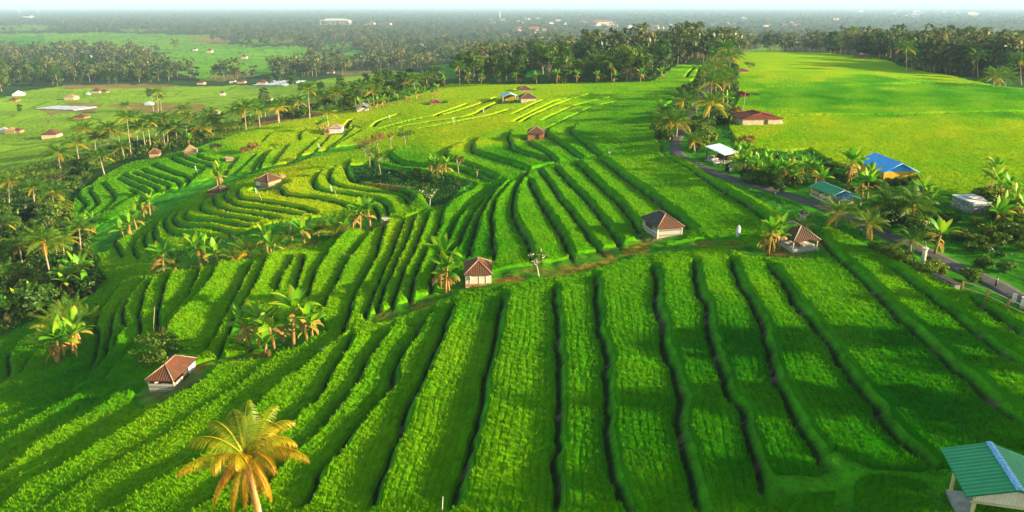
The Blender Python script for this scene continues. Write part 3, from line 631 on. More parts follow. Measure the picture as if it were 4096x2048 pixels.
# ------------------------------------------------------------------ plants: materials
M_frond = leafy('palm_leaf', [(.0, (.018, .085, .004)), (.35, (.065, .165, .004)), (.6, (.20, .23, .004)), (.8, (.52, .38, .004)), (1., (.46, .20, .009))], .35, 1.5, 1.0, .2, .3)
M_banana = leafy('banana_leaf', [(.0, (.03, .15, .006)), (.4, (.085, .29, .006)), (.65, (.25, .40, .008)), (.82, (.40, .32, .03)), (1., (.32, .19, .05))], .4, 2.0, 1.0, .12, .2)
M_leaf = leafy('tree_leaf', [(.0, (.014, .056, .003)), (.4, (.042, .110, .004)), (.7, (.092, .165, .005)), (1., (.14, .19, .007))], .42, .6, 1.0, .5)
M_leafdry = leafy('dry_tree_leaf', [(.0, (.025, .034, .010)), (.5, (.058, .062, .016)), (1., (.12, .095, .024))], .4, .6, 1.0, .5)
M_redleaf = leafy('reddish_leaf', [(.0, (.08, .06, .01)), (.5, (.20, .12, .02)), (1., (.40, .10, .03))], .3, 1.0)
M_bark = plain('bark', (.20, .15, .10), .9, .4, 3, .1)
M_palebark = plain('pale_bark', (.32, .25, .17), .9, .3, 3, .1)
M_stem = plain('banana_stem', (.30, .17, .055), .8, .5, 5, .1)
M_white = plain('white_flower', (.8, .78, .6), .8, .1)

def frond(mb, az, el, length, droop, n, wmax, tint, rng, hang=.7, m=0, ribm=0, lw=None):
    """one pinnate palm leaf: arching rib with leaflets hanging from both sides"""
    p = Vector((math.cos(az) * .1, math.sin(az) * .1, 0)); pts = [p.copy()]; dirs = []
    steps = 9; e = el
    for k in range(steps):
        d = Vector((math.cos(az) * math.cos(e), math.sin(az) * math.cos(e), math.sin(e))); dirs.append(d)
        p = p + d * (length / steps); pts.append(p.copy()); e -= droop / steps * (.4 + 1.2 * k / steps)
    side = Vector((-math.sin(az), math.cos(az), 0))
    for k in range(steps):
        w0 = .045 * (1 - k / steps) + .01; w1 = .045 * (1 - (k + 1) / steps) + .01
        a = [mb.vert(pts[k] - side * w0, tint + .12), mb.vert(pts[k] + side * w0, tint + .12), mb.vert(pts[k + 1] + side * w1, tint + .1), mb.vert(pts[k + 1] - side * w1, tint + .1)]
        mb.face(a, ribm)
    for i in range(n):
        s = .14 + .86 * i / (n - 1); f = s * steps; k = min(int(f), steps - 1); q = pts[k].lerp(pts[k + 1], f - k); d = dirs[k]
        ln = wmax * (math.sin(math.pi * min(1, .16 + .80 * s)) ** .7) * rng.uniform(.85, 1.1)
        up = side.cross(d).normalized()
        for sg in (-1, 1):
            hg = hang * rng.uniform(.75, 1.25)
            dv = (side * sg * .85 + d * (.45 + .5 * s) + Vector((0, 0, -1)) * hg * .45 + up * .12).normalized()
            m1 = q + dv * ln * .5 + Vector((0, 0, -.03)) * hg; dv2 = (dv + Vector((0, 0, -1)) * hg).normalized(); tp = m1 + dv2 * ln * .5
            wv = d * (lw or (.030 + .42 / n))
            tt = tint + rng.uniform(-.08, .08)
            mb.face([mb.vert(q, tt), mb.vert(m1 - wv * .6, tt), mb.vert(tp, tt + .1), mb.vert(m1 + wv * .6, tt)], m)
def crown_mesh(seed, nf=20, n=20, length=3.3, wmax=.85, young=False, dry=0.0, boots=True, lw=.06):
    rng = random.Random(seed); mb = MB()
    for i in range(nf):
        a = i * 2.39996 + rng.uniform(-.25, .25); f = i / nf
        if young: el = R(84 - 62 * f + rng.uniform(-6, 6)); dr = R(40 + 50 * f)
        else: el = R(76 - 96 * f ** 1.1 + rng.uniform(-8, 8)); dr = R(55 + 35 * (1 - f) + rng.uniform(-10, 15))
        t = .24 + .16 * f + rng.uniform(-.08, .08) + dry * f * .5
        if f > .9 and rng.random() < .75: t = .85
        frond(mb, a, el, length * rng.uniform(.85, 1.1) * (1 if f > .1 else .8), dr, n, wmax, t, rng, .45 + .5 * f, lw=lw)
    if boots:
        for i in range(14):
            a = rng.uniform(0, 6.28); r = rng.uniform(.1, .35); z = rng.uniform(-.55, .1); s = rng.uniform(.10, .17)
            c = Vector((math.cos(a) * r, math.sin(a) * r, z)); tt = rng.uniform(.74, 1.0)
            vs = [mb.vert(c + Vector(q) * s, tt) for q in ((1, 0, 0), (-1, 0, 0), (0, 1, 0), (0, -1, 0), (0, 0, 1.2), (0, 0, -1.2))]
            for fc in ((0, 2, 4), (2, 1, 4), (1, 3, 4), (3, 0, 4), (2, 0, 5), (1, 2, 5), (3, 1, 5), (0, 3, 5)): mb.face([vs[q] for q in fc])
    return mb.mesh('palm_crown', [M_frond])
CROWN_N = [crown_mesh(s, 22, 26) for s in (1, 2, 3)]
CROWN_F = [crown_mesh(s, 21, 15, 3.7, wmax=1.15, lw=.13) for s in (11, 12, 13, 14)]
CROWN_DRY = [crown_mesh(s, 20, 18, dry=.9, lw=.09) for s in (21, 22)]
CROWN_Y = [crown_mesh(s, 17, 26, 3.2, .75, True, .25, False, .055) for s in (31, 32, 33)]
def height_to(P, fy):
    """height above P at which a point shows at full-view row fy"""
    lo, hi = 0.2, 40.0
    for _ in range(40):
        m = (lo + hi) / 2; py = project(np.array([P.x]), np.array([P.y]), np.array([P.z + m]))[1][0]
        if py > fy * K: lo = m
        else: hi = m
    return hi
def top_x(P, h, fx):
    px = project(np.array([P.x]), np.array([P.y]), np.array([P.z + h]))[0][0]; dep = P.y * CT - (P.z + h - CAMZ) * ST
    return (fx * K - px) / FPX * dep
NPALM = 0
def palm(bx, by, cx_=None, cy_=None, label=None, group=None, kind='far', sc=None, dry=False, hmax=16):
    """base pixel, crown-heart pixel"""
    global NPALM
    P = at(bx, by); rng = random.Random(int(bx * 31 + by * 17)); NPALM += 1
    if cy_ is None: h = rng.uniform(6.5, 10); lx = rng.uniform(-.8, .8)
    else: h = min(height_to(P, cy_), hmax); lx = top_x(P, h, cx_ if cx_ is not None else bx)
    lx = max(-h * .45, min(h * .45, lx)); ly = rng.uniform(-.3, .3)
    root = empty('coconut_palm', P, 0)
    mb = MB(); n = 8; pts = []; rad = []
    for i in range(n + 1):
        s = i / n; bend = s ** .75 * .8 + s * .2
        pts.append((lx * bend, ly * s, -.3 + (h + .3) * s)); rad.append(.10 * (1 - s) ** 2 + .125 - .045 * s)
    mb.tube(pts, rad, 7 if kind != 'far' else 5, 0); mb.build('trunk', M_palebark, root)
    pool = CROWN_DRY if dry else (CROWN_N if kind == 'near' else CROWN_F)
    c = link('crown', rng.choice(pool), root); c.location = (lx, ly, h); c.rotation_euler = (rng.uniform(-.1, .1), rng.uniform(-.1, .1), rng.uniform(0, 6.28))
    s = (sc or 1.0) * rng.uniform(.88, 1.12); c.scale = (s, s, s)
    tag(root, label or 'tall coconut palm with a pale bare trunk in the grove behind the terraces', 'palm', group or 'coconut palms of the grove behind the terraces')
    return root
def young_palm(bx, by, label, sc=1.0, group=None, trunk=.6):
    P = at(bx, by); rng = random.Random(int(bx * 7 + by)); root = empty('young_palm', P)
    mb = MB(); mb.tube([(0, 0, -.2), (0, 0, trunk * .5), (0, 0, trunk)], [.24, .22, .16], 8); mb.build('trunk', M_stem, root)
    c = link('crown', rng.choice(CROWN_Y), root); c.location = (0, 0, trunk); c.rotation_euler = (0, 0, rng.uniform(0, 6.28)); c.scale = (sc,) * 3
    tag(root, label, 'palm', group); return root

# ------------------------------------------------------------------ banana plants
def banana_leaf(mb, az, el, ln, w, droop, tint, rng, base, roll=0.0):
    n = 7; p = base.copy(); e = el; side = Vector((-math.sin(az), math.cos(az), 0)); prev = None
    tip_t = .85 if rng.random() < .18 else tint + .05
    for k in range(n + 1):
        s = k / n; d = Vector((math.cos(az) * math.cos(e), math.sin(az) * math.cos(e), math.sin(e)))
        up = d.cross(side) * -1
        ww = 0.02 if s < .16 else w * min(1, (s - .1) * 5) * (1 - max(0, (s - .62) / .38) ** 2 * .97)
        rolled = side * math.cos(roll) + up * math.sin(roll)
        t = tint + (tip_t - tint) * s ** 3
        L_ = mb.vert(p - rolled * ww + up * ww * .28, t); C_ = mb.vert(p, t + .10); R_ = mb.vert(p + rolled * ww + up * ww * .28, t)
        if prev:
            mb.face((prev[0], prev[1], C_, L_), 0, True); mb.face((prev[1], prev[2], R_, C_), 0, True)
        prev = (L_, C_, R_); p = p + d * ln / n; e -= droop / n * (.4 + 1.2 * s)
def banana_meshes(seed, h=2.4, nl=9, dead=5, ln=2.0, w=.30):
    rng = random.Random(seed); st = MB(); lx, ly = rng.uniform(-.25, .25), rng.uniform(-.25, .25)
    st.tube([(0, 0, -.2), (lx * .3, ly * .3, h * .4), (lx, ly, h)], [.15, .12, .07], 8)
    lf = MB(); top = Vector((lx, ly, h - .05))
    for i in range(nl):
        f = i / nl; a = i * 2.4 + rng.uniform(-.3, .3)
        banana_leaf(lf, a, R(82 - 55 * f + rng.uniform(-8, 8)), ln * rng.uniform(.8, 1.1), w * rng.uniform(.85, 1.1), R(25 + 85 * f + rng.uniform(-10, 15)), .34 + rng.uniform(-.12, .22), rng, top, rng.uniform(-.5, .5))
    dd = MB()
    for i in range(dead):
        a = rng.uniform(0, 6.28); z = h * rng.uniform(.55, .98)
        banana_leaf(dd, a, R(rng.uniform(-10, 25)), ln * rng.uniform(.5, .85), w * .55, R(rng.uniform(95, 140)), .93 + rng.uniform(-.08, .07), rng, Vector((lx * z / h, ly * z / h, z)), rng.uniform(-1, 1))
    return st.mesh('banana_stem', [M_stem]), lf.mesh('banana_leaves', [M_banana]), dd.mesh('banana_dead_leaves', [M_banana])
BAN = [banana_meshes(s, h, nl, dd) for s, h, nl, dd in ((1, 2.3, 9, 5), (2, 2.9, 10, 7), (3, 1.5, 8, 2), (4, 1.9, 9, 5), (5, 1.0, 7, 1))]
def banana(bx, by, k, label, sc=1.0, group=None, dx=0, dy=0, rz=None):
    P = at(bx, by, dx, dy); rng = random.Random(int(bx * 13 + by * 7 + dx * 91 + dy * 57 + k)); root = empty('banana_plant', P, rng.uniform(0, 6.28) if rz is None else rz, sc * rng.uniform(.9, 1.1))
    s, l, d = BAN[k]; link('stem', s, root); link('leaf_crown', l, root)
    if len(d.polygons): link('dead_leaf_skirt', d, root)
    tag(root, label, 'banana plant', group); return root

# ------------------------------------------------------------------ broadleaf trees and shrubs
def leaf_cloud(mb, rng, centres, per, size, tint, m=0, flat=.7):
    for c, r in centres:
        ct = tint + rng.uniform(-.22, .22)
        for _ in range(per):
            v = Vector((rng.gauss(0, 1), rng.gauss(0, 1), rng.gauss(0, 1))); v.normalize(); v *= r * rng.uniform(.45, 1.0) ** .6
            p = c + Vector((v.x, v.y, v.z * flat)); s = size * rng.uniform(.6, 1.3)
            nrm = (v.normalized() + Vector((rng.gauss(0, .5), rng.gauss(0, .5), rng.gauss(.35, .5)))).normalized()
            a = nrm.cross(Vector((rng.gauss(0, 1), rng.gauss(0, 1), rng.gauss(0, 1)))).normalized(); b = nrm.cross(a)
            t = ct + rng.uniform(-.12, .12)
            mb.face([mb.vert(p - a * s, t), mb.vert(p - b * s * .55 + nrm * s * .1, t), mb.vert(p + a * s, t), mb.vert(p + b * s * .55 + nrm * s * .1, t)], m)
def tree_meshes(seed, H=12, W=5, trunk_h=.4, clusters=22, per=40, size=.42, tint=.45, mats=None, flat=.7, shape='round'):
    rng = random.Random(seed); tk = MB(); lf = MB(); cen = []
    for i in range(clusters):
        f = rng.random(); a = rng.uniform(0, 6.28); zz = trunk_h + (1 - trunk_h) * (.12 + .88 * f)
        if shape == 'round': rr_ = math.sin(math.pi * min(.93, .18 + .75 * f)) ** .6
        elif shape == 'flat': zz = trunk_h + (1 - trunk_h) * (.55 + .4 * f); rr_ = 1.0 - .5 * f
        else: rr_ = .45 + .55 * (1 - f)
        q = rng.uniform(.25, 1) ** .6 * W * rr_ * .78
        cen.append((Vector((math.cos(a) * q, math.sin(a) * q, zz * H)), W * rng.uniform(.24, .42)))
    leaf_cloud(lf, rng, cen, per, size, tint, 0, flat)
    lean = Vector((rng.uniform(-.5, .5), rng.uniform(-.5, .5), 0)); fork = Vector((lean.x * .5, lean.y * .5, H * trunk_h * .9))
    tk.tube([(0, 0, -.5), fork * .5, fork, Vector((lean.x, lean.y, H * .8))], [H * .024, H * .02, H * .016, H * .004], 7)
    for c, r in cen[:9]: tk.tube([fork * rng.uniform(.7, 1.1), fork.lerp(c, .55) + Vector((0, 0, -.04 * H)), c], [H * .009, H * .006, H * .003], 5)
    return tk, lf
def tree_pair(*a, mat=None, bark=None, **k):
    tk, lf = tree_meshes(*a, **k); return tk.mesh('trunk', [bark or M_bark]), lf.mesh('crown', [mat or M_leaf])
def tree_single(*a, mat=None, bark=None, **k):
    tk, lf = tree_meshes(*a, **k); o = len(lf.v)
    lf.v += tk.v; lf.t += tk.t; lf.f += [tuple(i + o for i in f) for f in tk.f]; lf.m += [1] * len(tk.f); lf.sm += tk.sm
    return lf.mesh('tree', [mat or M_leaf, bark or M_bark])
FOREST = [tree_pair(40 + i, H, W, th, cl, pe, sz, ti, flat=.75, shape=sh, mat=mt, bark=bk) for i, (H, W, th, cl, pe, sz, ti, sh, mt, bk) in enumerate((
    (13, 5.0, .12, 30, 42, .50, .35, 'round', None, None), (15, 4.2, .20, 28, 42, .48, .45, 'tall', None, M_palebark), (11, 5.6, .2, 26, 44, .50, .62, 'flat', None, M_palebark),
    (12, 4.6, .10, 28, 40, .50, .22, 'round', None, None), (12, 4.4, .25, 22, 34, .48, .5, 'round', M_leafdry, M_palebark), (9, 4.2, .08, 26, 40, .46, .55, 'round', None, None)))]
def tree(P, k, h, label, group=None, name='broadleaf_tree', cat='tree', pool=FOREST, rz=None):
    t, c = pool[k]; root = empty(name, P, random.uniform(0, 6.28) if rz is None else rz, h)
    link('trunk', t, root); link('crown', c, root); tag(root, label, cat, group); return root
SHRUB = []
for s, (H, W, sz, ti, mt) in enumerate(((1.6, 1.3, .16, .35, None), (1.2, 1.5, .15, .5, None), (2.2, 1.5, .18, .28, None), (1.4, 1.1, .14, .6, M_redleaf), (1.8, 1.6, .2, .62, None))):
    rng = random.Random(90 + s); lf = MB(); cen = [(Vector((rng.uniform(-.5, .5) * W, rng.uniform(-.5, .5) * W, rng.uniform(.3, .8) * H)), W * rng.uniform(.28, .45)) for _ in range(11)]
    leaf_cloud(lf, rng, cen, 55, sz, ti); st = MB()
    for c, r in cen[:6]: st.tube([(0, 0, -.2), c * .5, c], [.04, .03, .012], 4)
    SHRUB.append((st.mesh('stem', [M_bark]), lf.mesh('foliage', [mt or M_leaf])))
def shrub(P, k, sc, label, group=None):
    root = empty('shrub', P, random.uniform(0, 6.28), sc); a, b = SHRUB[k]; link('stem', a, root); link('foliage', b, root)
    tag(root, label, 'shrub', group); return root
def pts_in(pl, n, seed, ysq=1.0):
    rng = random.Random(seed); P = np.array(pl, float); out = []; lo, hi = P.min(0), P.max(0)
    while len(out) < n:
        x, y = rng.uniform(lo[0], hi[0]), rng.uniform(lo[1], hi[1])
        if in_poly(np.array([x]), np.array([y]), P)[0]: out.append((x, y))
    return out
def shrubs(pl, n, seed, label, group, sc=(.7, 1.3), ks=(0, 1, 2, 4)):
    rng = random.Random(seed)
    for x, y in pts_in(pl, n, seed): shrub(at(x, y), rng.choice(ks), rng.uniform(*sc), label, group)
# ------------------------------------------------------------------ the coconut palm in front, every leaf a part
P = at(644, 1345); hP = height_to(P, 1142); rngp = random.Random(5)
fp = empty('coconut_palm', P); tag(fp, 'large coconut palm with yellow and orange drooping leaves standing alone over the nearest rice strips', 'palm')
mb = MB(); mb.tube([(.5, -.1, -.4), (.35, 0, hP * .35), (.12, 0, hP * .75), (0, 0, hP)], [.22, .17, .15, .13], 12)
for i in range(int(hP / .22)):
    s = i * .22 / hP; x = .42 * (1 - s); mb.tube([(x, 0, i * .22), (x, 0, i * .22 + .05)], [.165 + .05 * (1 - s) ** 2, .15 + .05 * (1 - s) ** 2], 12)
mb.build('trunk', M_palebark, fp)
def one_frond(az, el, ln, dr, tint, hang, w=.74, n=54, name='frond'):
    m_ = MB(); frond(m_, R(az), R(el + 6), ln, R(dr + 22), n, w, tint + (.06 if el > 45 else .12), rngp, hang * 1.15, lw=.024); o = m_.build(name, M_frond, fp); o.location = (0, 0, hP); o.scale = (1.42,) * 3; return o
for az, el, ln, dr, tint, hg in ((92, 80, 2.3, 60, .50, .5), (120, 66, 2.4, 95, .55, .6), (60, 64, 2.5, 85, .60, .6), (150, 55, 2.4, 90, .58, .7), (35, 50, 2.5, 90, .62, .6), (178, 42, 2.6, 95, .62, .8),
        (8, 42, 2.4, 105, .66, .8), (100, 45, 2.3, 100, .48, .6), (205, 16, 2.7, 60, .74, .9), (-5, 22, 2.9, 75, .78, .8), (235, 40, 1.8, 120, .70, .9), (325, 30, 2.2, 105, .74, .9), (310, 5, 2.4, 90, .88, 1.1),
        (275, 50, 1.6, 120, .62, .8), (70, 30, 2.2, 90, .55, .7)): one_frond(az, el, ln, dr, tint, hg)
for az, el, ln, dr in ((225, -32, 2.5, 60), (250, -50, 2.5, 42), (300, -42, 2.7, 52), (335, -46, 2.3, 45), (275, -58, 2.2, 30), (200, -40, 2.2, 50)):
    o = one_frond(az, el, ln, dr, 1.0, 1.3, .5, 60, 'dead_frond'); o['label'] = 'dry orange brown leaf hanging down'
for k in range(9):
    a = k * .7; r_ = .26; mbk = MB(); c = Vector((math.cos(a) * r_, math.sin(a) * r_, -.25 - .1 * (k % 3))); rings = []
    for j in range(5):
        ph = -1.4 + 2.8 * j / 4; rings.append([mbk.vert(c + Vector((math.cos(q * .785) * .11 * math.cos(ph), math.sin(q * .785) * .11 * math.cos(ph), .14 * math.sin(ph))), .8) for q in range(8)])
    for j in range(4):
        for q in range(8): mbk.face((rings[j][q], rings[j][(q + 1) % 8], rings[j + 1][(q + 1) % 8], rings[j + 1][q]), 0, True)
    o = mbk.build('coconut', M_frond, fp); o.location = (0, 0, hP)

# ------------------------------------------------------------------ palms of the left edge, one by one
for a in ((140, 750, 108, 605, 'tall leaning coconut palm with a broad green crown over the banana plants', 1.12),
          (136, 559, 130, 482, 'coconut palm with an orange heart and dry skirt at the corner of the far spur', 1.05),
          (150, 694, 140, 615, 'slim coconut palm behind the tall leaning palm, its crown hidden in the bigger one', .9),
          (161, 680, 158, 598, 'coconut palm with an orange skirt just behind the tall leaning palm', .9),
          (202, 626, 197, 575, 'short coconut palm at the mouth of the green gully', .85),
          (86, 516, 82, 470, 'coconut palm with a thin trunk in the dark grove left of the spur', 1.0),
          (21, 524, 22, 455, 'coconut palm at the picture edge with a straight pale trunk and orange heart', 1.1),
          (58, 680, 50, 615, 'coconut palm half hidden beside the leaning palm, two thin trunks showing', 1.0),
          (66, 668, 70, 622, 'low coconut palm tucked under the leaves of the leaning palm', .9),
          (22, 745, 10, 690, 'coconut palm with reddish dry leaves at the left edge of the jungle', 1.0),
          (0, 640, 2, 560, 'coconut palm cut by the left edge of the view above the dark undergrowth', 1.0)):
    palm(a[0], a[1], a[2], a[3], a[4], 'coconut palms at the left edge', 'near', a[5], dry=(a[0] in (22, 161)))
# ------------------------------------------------------------------ palms behind the crest of the terraces
for a in ((155,449,144,384),(200,417,192,357),(226,391,212,322),(264,442,250,392),(287,399,277,322),(314,398,306,367),(329,394,318,294),(347,380,342,317),(367,381,358,320),(379,378,371,302),(392,354,390,302),
          (414,368,406,297),(409,366,400,310),(422,366,420,322),(445,361,442,318),(469,342,466,292),(507,349,502,317),(532,340,527,300),(538,338,536,312),(582,330,577,318),(619,330,615,272),(386,280,380,232),(397,282,396,230),(405,278,404,245),
          (465,322,460,275),(530,322,525,284),(612,300,610,262),(632,312,628,266),(654,322,650,276),(751,295,748,252),(779,302,775,222),(846,278,842,232),(879,272,876,238),(896,272,892,245),(911,258,907,218),(941,265,937,226),
          (981,222,977,192),(1000,225,996,196),(1047,238,1040,198),(1020,232,1015,205),(1075,222,1072,190),(1157,218,1155,165),(240,380,236,335),(256,390,250,345),(270,372,268,330),(300,370,298,328),(432,340,428,300),(482,330,480,300),(556,322,552,296),
          (596,310,592,280),(668,300,664,262),(690,296,688,262),(715,286,712,258),(730,290,726,262),(800,280,796,240),(820,276,818,240),(860,262,858,228),(925,245,922,215),(960,238,956,205),(895,238,892,215),(318,300,315,265),(345,320,342,290)):
    palm(*a)
for a in ((703,312,700,270),(826,320,822,282)): palm(*a, 'coconut palm with orange dry leaves at the crest of the yellow terraces', 'dry palms at the crest', dry=True)
shrubs([(1745,335),(1775,300),(1800,320),(1790,360),(1755,380)], 12, 15, 'leafy shrub between the big road palm and the white shelter', 'shrubs of the road bend', (1.2, 2.0))
shrubs([(1668,352),(1690,322),(1722,285),(1730,262),(1700,290),(1672,330)], 12, 16, 'shrub under the palms on the field side of the road bend', 'shrubs under the bend palms', (1.2, 2.1))
palm(1700, 345, 1706, 300, 'coconut palm leaning over the road bend from the field side', None, 'near', 1.25)
for a in ((1790,275,1790,205),(1800,262,1803,188),(1818,268,1822,205),(1770,246,1772,180),(1835,250,1836,190),(1724,300,1718,250),(1800,240,1800,165)):
    palm(*a, 'leafy coconut palm crowding the far bend of the road', 'palms at the far road bend', 'near', 1.25)
palm(700, 308, 698, 272, 'dead looking palm with few brown leaves behind the crest', None, dry=True)
# ------------------------------------------------------------------ palms by the road and round the plateau
palm(1776, 330, 1788, 258, 'big coconut palm with an orange brown trunk and skirt beside the road bend', None, 'near', 1.45, dry=True)
palm(1812, 240, 1795, 212, 'dark coconut palm right behind the big orange one by the road', None, 'near', 1.1)
palm(1684, 352, 1688, 306, 'coconut palm on the field side of the road with yellowing leaves', None, 'near', 1.25)
palm(1672, 338, 1668, 300, 'bushy coconut palm at the field corner before the road', None, 'near', 1.1)
palm(1748, 384, 1746, 352, 'small coconut palm between the road and the white metal shelter', None, 'near', .85)
for a in ((2104,574,2105,530,'young coconut palm standing at the road edge below the green roofed shelter',.85),(2184,600,2186,562,'young coconut palm with a short pale trunk on the near side of the road',.72),
          (2290,645,2290,602,'small coconut palm with an upright spear leaf beside the narrow road',.66),(2236,560,2232,510,'dark full crowned coconut palm in the shade below the blue roof',1.15),
          (2300,565,2296,515,'broad coconut palm beside the shaded hollow right of the blue roof',1.2),(2262,556,2262,520,'coconut palm squeezed between the two dark palms below the blue roof',.9)):
    palm(a[0], a[1], a[2], a[3], a[4], 'coconut palms along the near road', 'near', a[5])
for a in ((1825,195,1824,118),(1838,200,1836,140),(1812,180,1810,135),(1850,170,1848,138),(1800,170,1798,140),(1652,150,1650,98),(1620,170,1616,128),(1560,180,1556,140),(1500,190,1496,150),(1690,160,1686,130),(1726,158,1722,128),(1760,150,1758,120),(1880,128,1878,108),(1470,200,1468,165),(1310,205,1306,160),(1590,200,1588,160),(1540,204,1536,158),(1425,204,1422,160),(1100,205,1098,178)):
    palm(*a, 'coconut palm rising from the dark woods at the far end of the terraces', 'palms among the far woods', hmax=18, sc=1.25)
for a in ((2150,138,2148,76),(2162,136,2160,88),(2190,136,2188,104),(2174,138,2172,92),(2130,138,2126,102),(2205,146,2203,116),(2282,184,2280,118),(2296,180,2294,140),(2350,182,2348,136),(2400,180,2397,128),(2432,182,2430,108),(2420,186,2418,130),(2325,178,2322,138),(2462,196,2460,140),(2554,188,2560,92),(2500,222,2500,190),(2530,220,2532,190),(2570,214,2568,150),(2380,184,2376,140),(2450,190,2446,126)):
    palm(*a, 'coconut palm in the dark row of trees behind the flat plateau field', 'palms behind the plateau field', hmax=20, sc=1.2)
# ------------------------------------------------------------------ young palms and bananas of the dividing bank
for a in ((625,645,'young trunkless palm with upright olive leaves on the bank between the terraces',.95),(442,683,'young palm shooting straight up at the near end of the planted bank',.9),(735,606,'young palm with fanned leaves, middle of the bank of bananas',1.0),
          (800,594,'slim upright young palm on the bank beside the tallest one',.85),(846,592,'tallest young palm of the planted bank, thick orange foot',1.15),(585,658,'low dry young palm in the gap of the planted bank',.6),(690,622,'orange tinged young palm behind the bananas of the bank',.75),
          (158,838,'wide olive young palm with some orange leaves at the foot of the jungle',1.25),(178,800,'young palm with arching dry leaves above the shaded terraces',1.0),(214,815,'small orange leaved palm leaning over the terrace edge',.8),
          (2015,585,'small young palm beside the shrine at the pavilion',.6)):
    young_palm(a[0], a[1], a[2], a[3])
GB = 'banana plants on the bank'
for fx, fy, k, lab in ((398,690,3,'banana plant with a brown dead skirt at the low end of the planted bank'),(412,694,0,'banana plant with a thick tan base next to the lowest one of the bank'),(385,684,4,'small bright banana plant at the very start of the planted bank'),
        (505,668,3,'banana plant in the first gap of the planted bank'),(524,664,2,'pair leaf banana plant left of the yellow shrub on the bank'),(548,660,4,'yellow green small banana plant on the bank'),(672,636,2,'low spreading banana plant under the young palms of the bank'),(682,640,4,'banana sucker at the feet of the low spreading banana plant'),
        (765,612,2,'banana plant with big pale leaves in the middle of the bank'),(888,582,3,'banana plant with orange dead leaves near the top of the bank'),(906,578,0,'banana plant with tan stems second from the top of the bank'),(932,572,3,'yellowish banana plant at the top end of the bank'),(868,590,4,'small banana plant at the foot of the tallest young palm')):
    banana(fx, fy, k, lab, 1.35, GB)
# the large clump in the near terraces
for fx, fy, k, lab, sc in ((632,878,1,'leaning banana plant with pale dry leaves reaching out, far side of the big clump',1.0),(655,880,0,'banana plant with broad dark leaves at the left of the big clump',1.0),(690,876,3,'banana plant with tan dead leaves low in the big clump',1.0),
        (738,870,1,'tall banana plant with a thick tan stem in the middle of the big clump',1.15),(772,858,0,'banana plant with two upright yellow leaves at the ditch end of the big clump',1.0),(712,862,2,'small green banana plant filling the heart of the big clump',1.0),(668,892,4,'banana sucker in front of the big clump',1.0),(786,850,3,'last banana plant of the big clump beside the stones',.85),(615,868,2,'outermost banana plant of the big clump over the shaded terraces',.9)):
    banana(fx, fy, k, lab, sc * 1.22, 'bananas of the big clump')
for fx, fy, k, lab, sc in ((1108,728,1,'banana plant with long bright leaves beside the cream walled hut',1.0),(1120,734,0,'banana plant with two brown stems next to the cream walled hut',.95),(1130,730,3,'shorter banana plant touching the cream walled hut side',.8)):
    banana(fx, fy, k, lab, sc * 1.2, 'bananas beside the cream hut')
for fx, fy, k, lab, sc in ((1932,640,1,'banana plant with a huge tan dead skirt beside the open pavilion',.95),(1944,634,0,'bright banana plant close to the pavilion corner',.95),(1922,632,2,'small banana plant on the path side of the pavilion bananas',.9),(1958,628,2,'low banana plant under the eaves of the pavilion',.8)):
    banana(fx, fy, k, lab, sc * 1.15, 'bananas beside the pavilion')
for i, (fx, fy, k) in enumerate(((1092,440,0),(1100,443,3),(1112,441,0),(1121,438,3),(1084,436,2))):
    banana(fx, fy, k, 'banana plant with a pale trunk in the cluster on the dark overgrown terrace', .95, 'bananas of the overgrown terrace')
GJ = 'bananas at the jungle edge'
for fx, fy, k in ((150,700,0),(165,702,3),(178,748,3),(208,722,0),(222,728,1),(215,742,4),(160,712,4),(172,746,0),(140,905,3),(150,915,0),(165,905,2),(185,898,3),(205,868,0),(195,878,2),(85,770,2),(100,780,4),(60,800,2),(25,810,2),(330,592,2),(345,580,0),(362,548,3),(378,545,0),(312,598,4),(240,592,2),(225,600,0),(548,470,2),(556,468,0)):
    banana(fx, fy, k, 'banana plant with tattered leaves along the edge of the jungle and green gully', 1.3, GJ)
GR = 'bananas along the roadside'
for fx, fy, k in ((1846,412,0),(1860,418,2),(1872,424,1),(1880,440,0),(1892,446,2),(1905,452,0),(1915,458,2),(1925,462,3),(1940,464,0),(1955,468,2),(1970,470,1),(1985,462,0),(1996,455,2),(1988,440,1),(2000,470,2),(1866,440,3),(1850,430,2),(1930,445,0),(1900,430,2)):
    banana(fx, fy, k, 'broad leaved banana plant in the roadside thicket below the white metal shelter', .95, GR)
for fx, fy, k, lab, sc in ((2130,470,1,'banana plant with a dark red brown skirt in front of the blue roofed house',1.3),(2138,462,0,'banana plant with fresh leaves behind the dark skirted one by the blue roof',1.2),(2488,492,1,'tall banana plant growing behind the flat white roof',1.2),(2500,500,0,'banana plant beside the stone walled house',1.1),(1750,290,2,'banana plant at the far road bend',1.0),(1660,300,0,'yellow green banana plant at the field corner by the road palms',1.3),(1828,270,2,'banana plant under the big road palm',1.2),(813,330,0,'banana plant beside the white walled field hut',1.0),(806,332,3,'banana plant behind the small annex of the white walled hut',1.0),(476,366,2,'banana plant behind the thatched hut',1.1)):
    banana(fx, fy, k, lab, sc)
GC = 'bananas along the far crest'
for fx, fy in [(910 + i * 17 + (i * 7) % 9, 286 - i * 3.6) for i in range(12)] + [(1120, 222), (1180, 216), (1210, 214), (1255, 214), (1300, 213), (1350, 212), (1400, 212), (1450, 212), (1500, 211), (1545, 211), (1610, 210), (1660, 208)]:
    banana(fx, fy, 0 if int(fx) % 2 else 1, 'small pale banana plant lined up where the yellow field meets the woods', 1.1, GC)

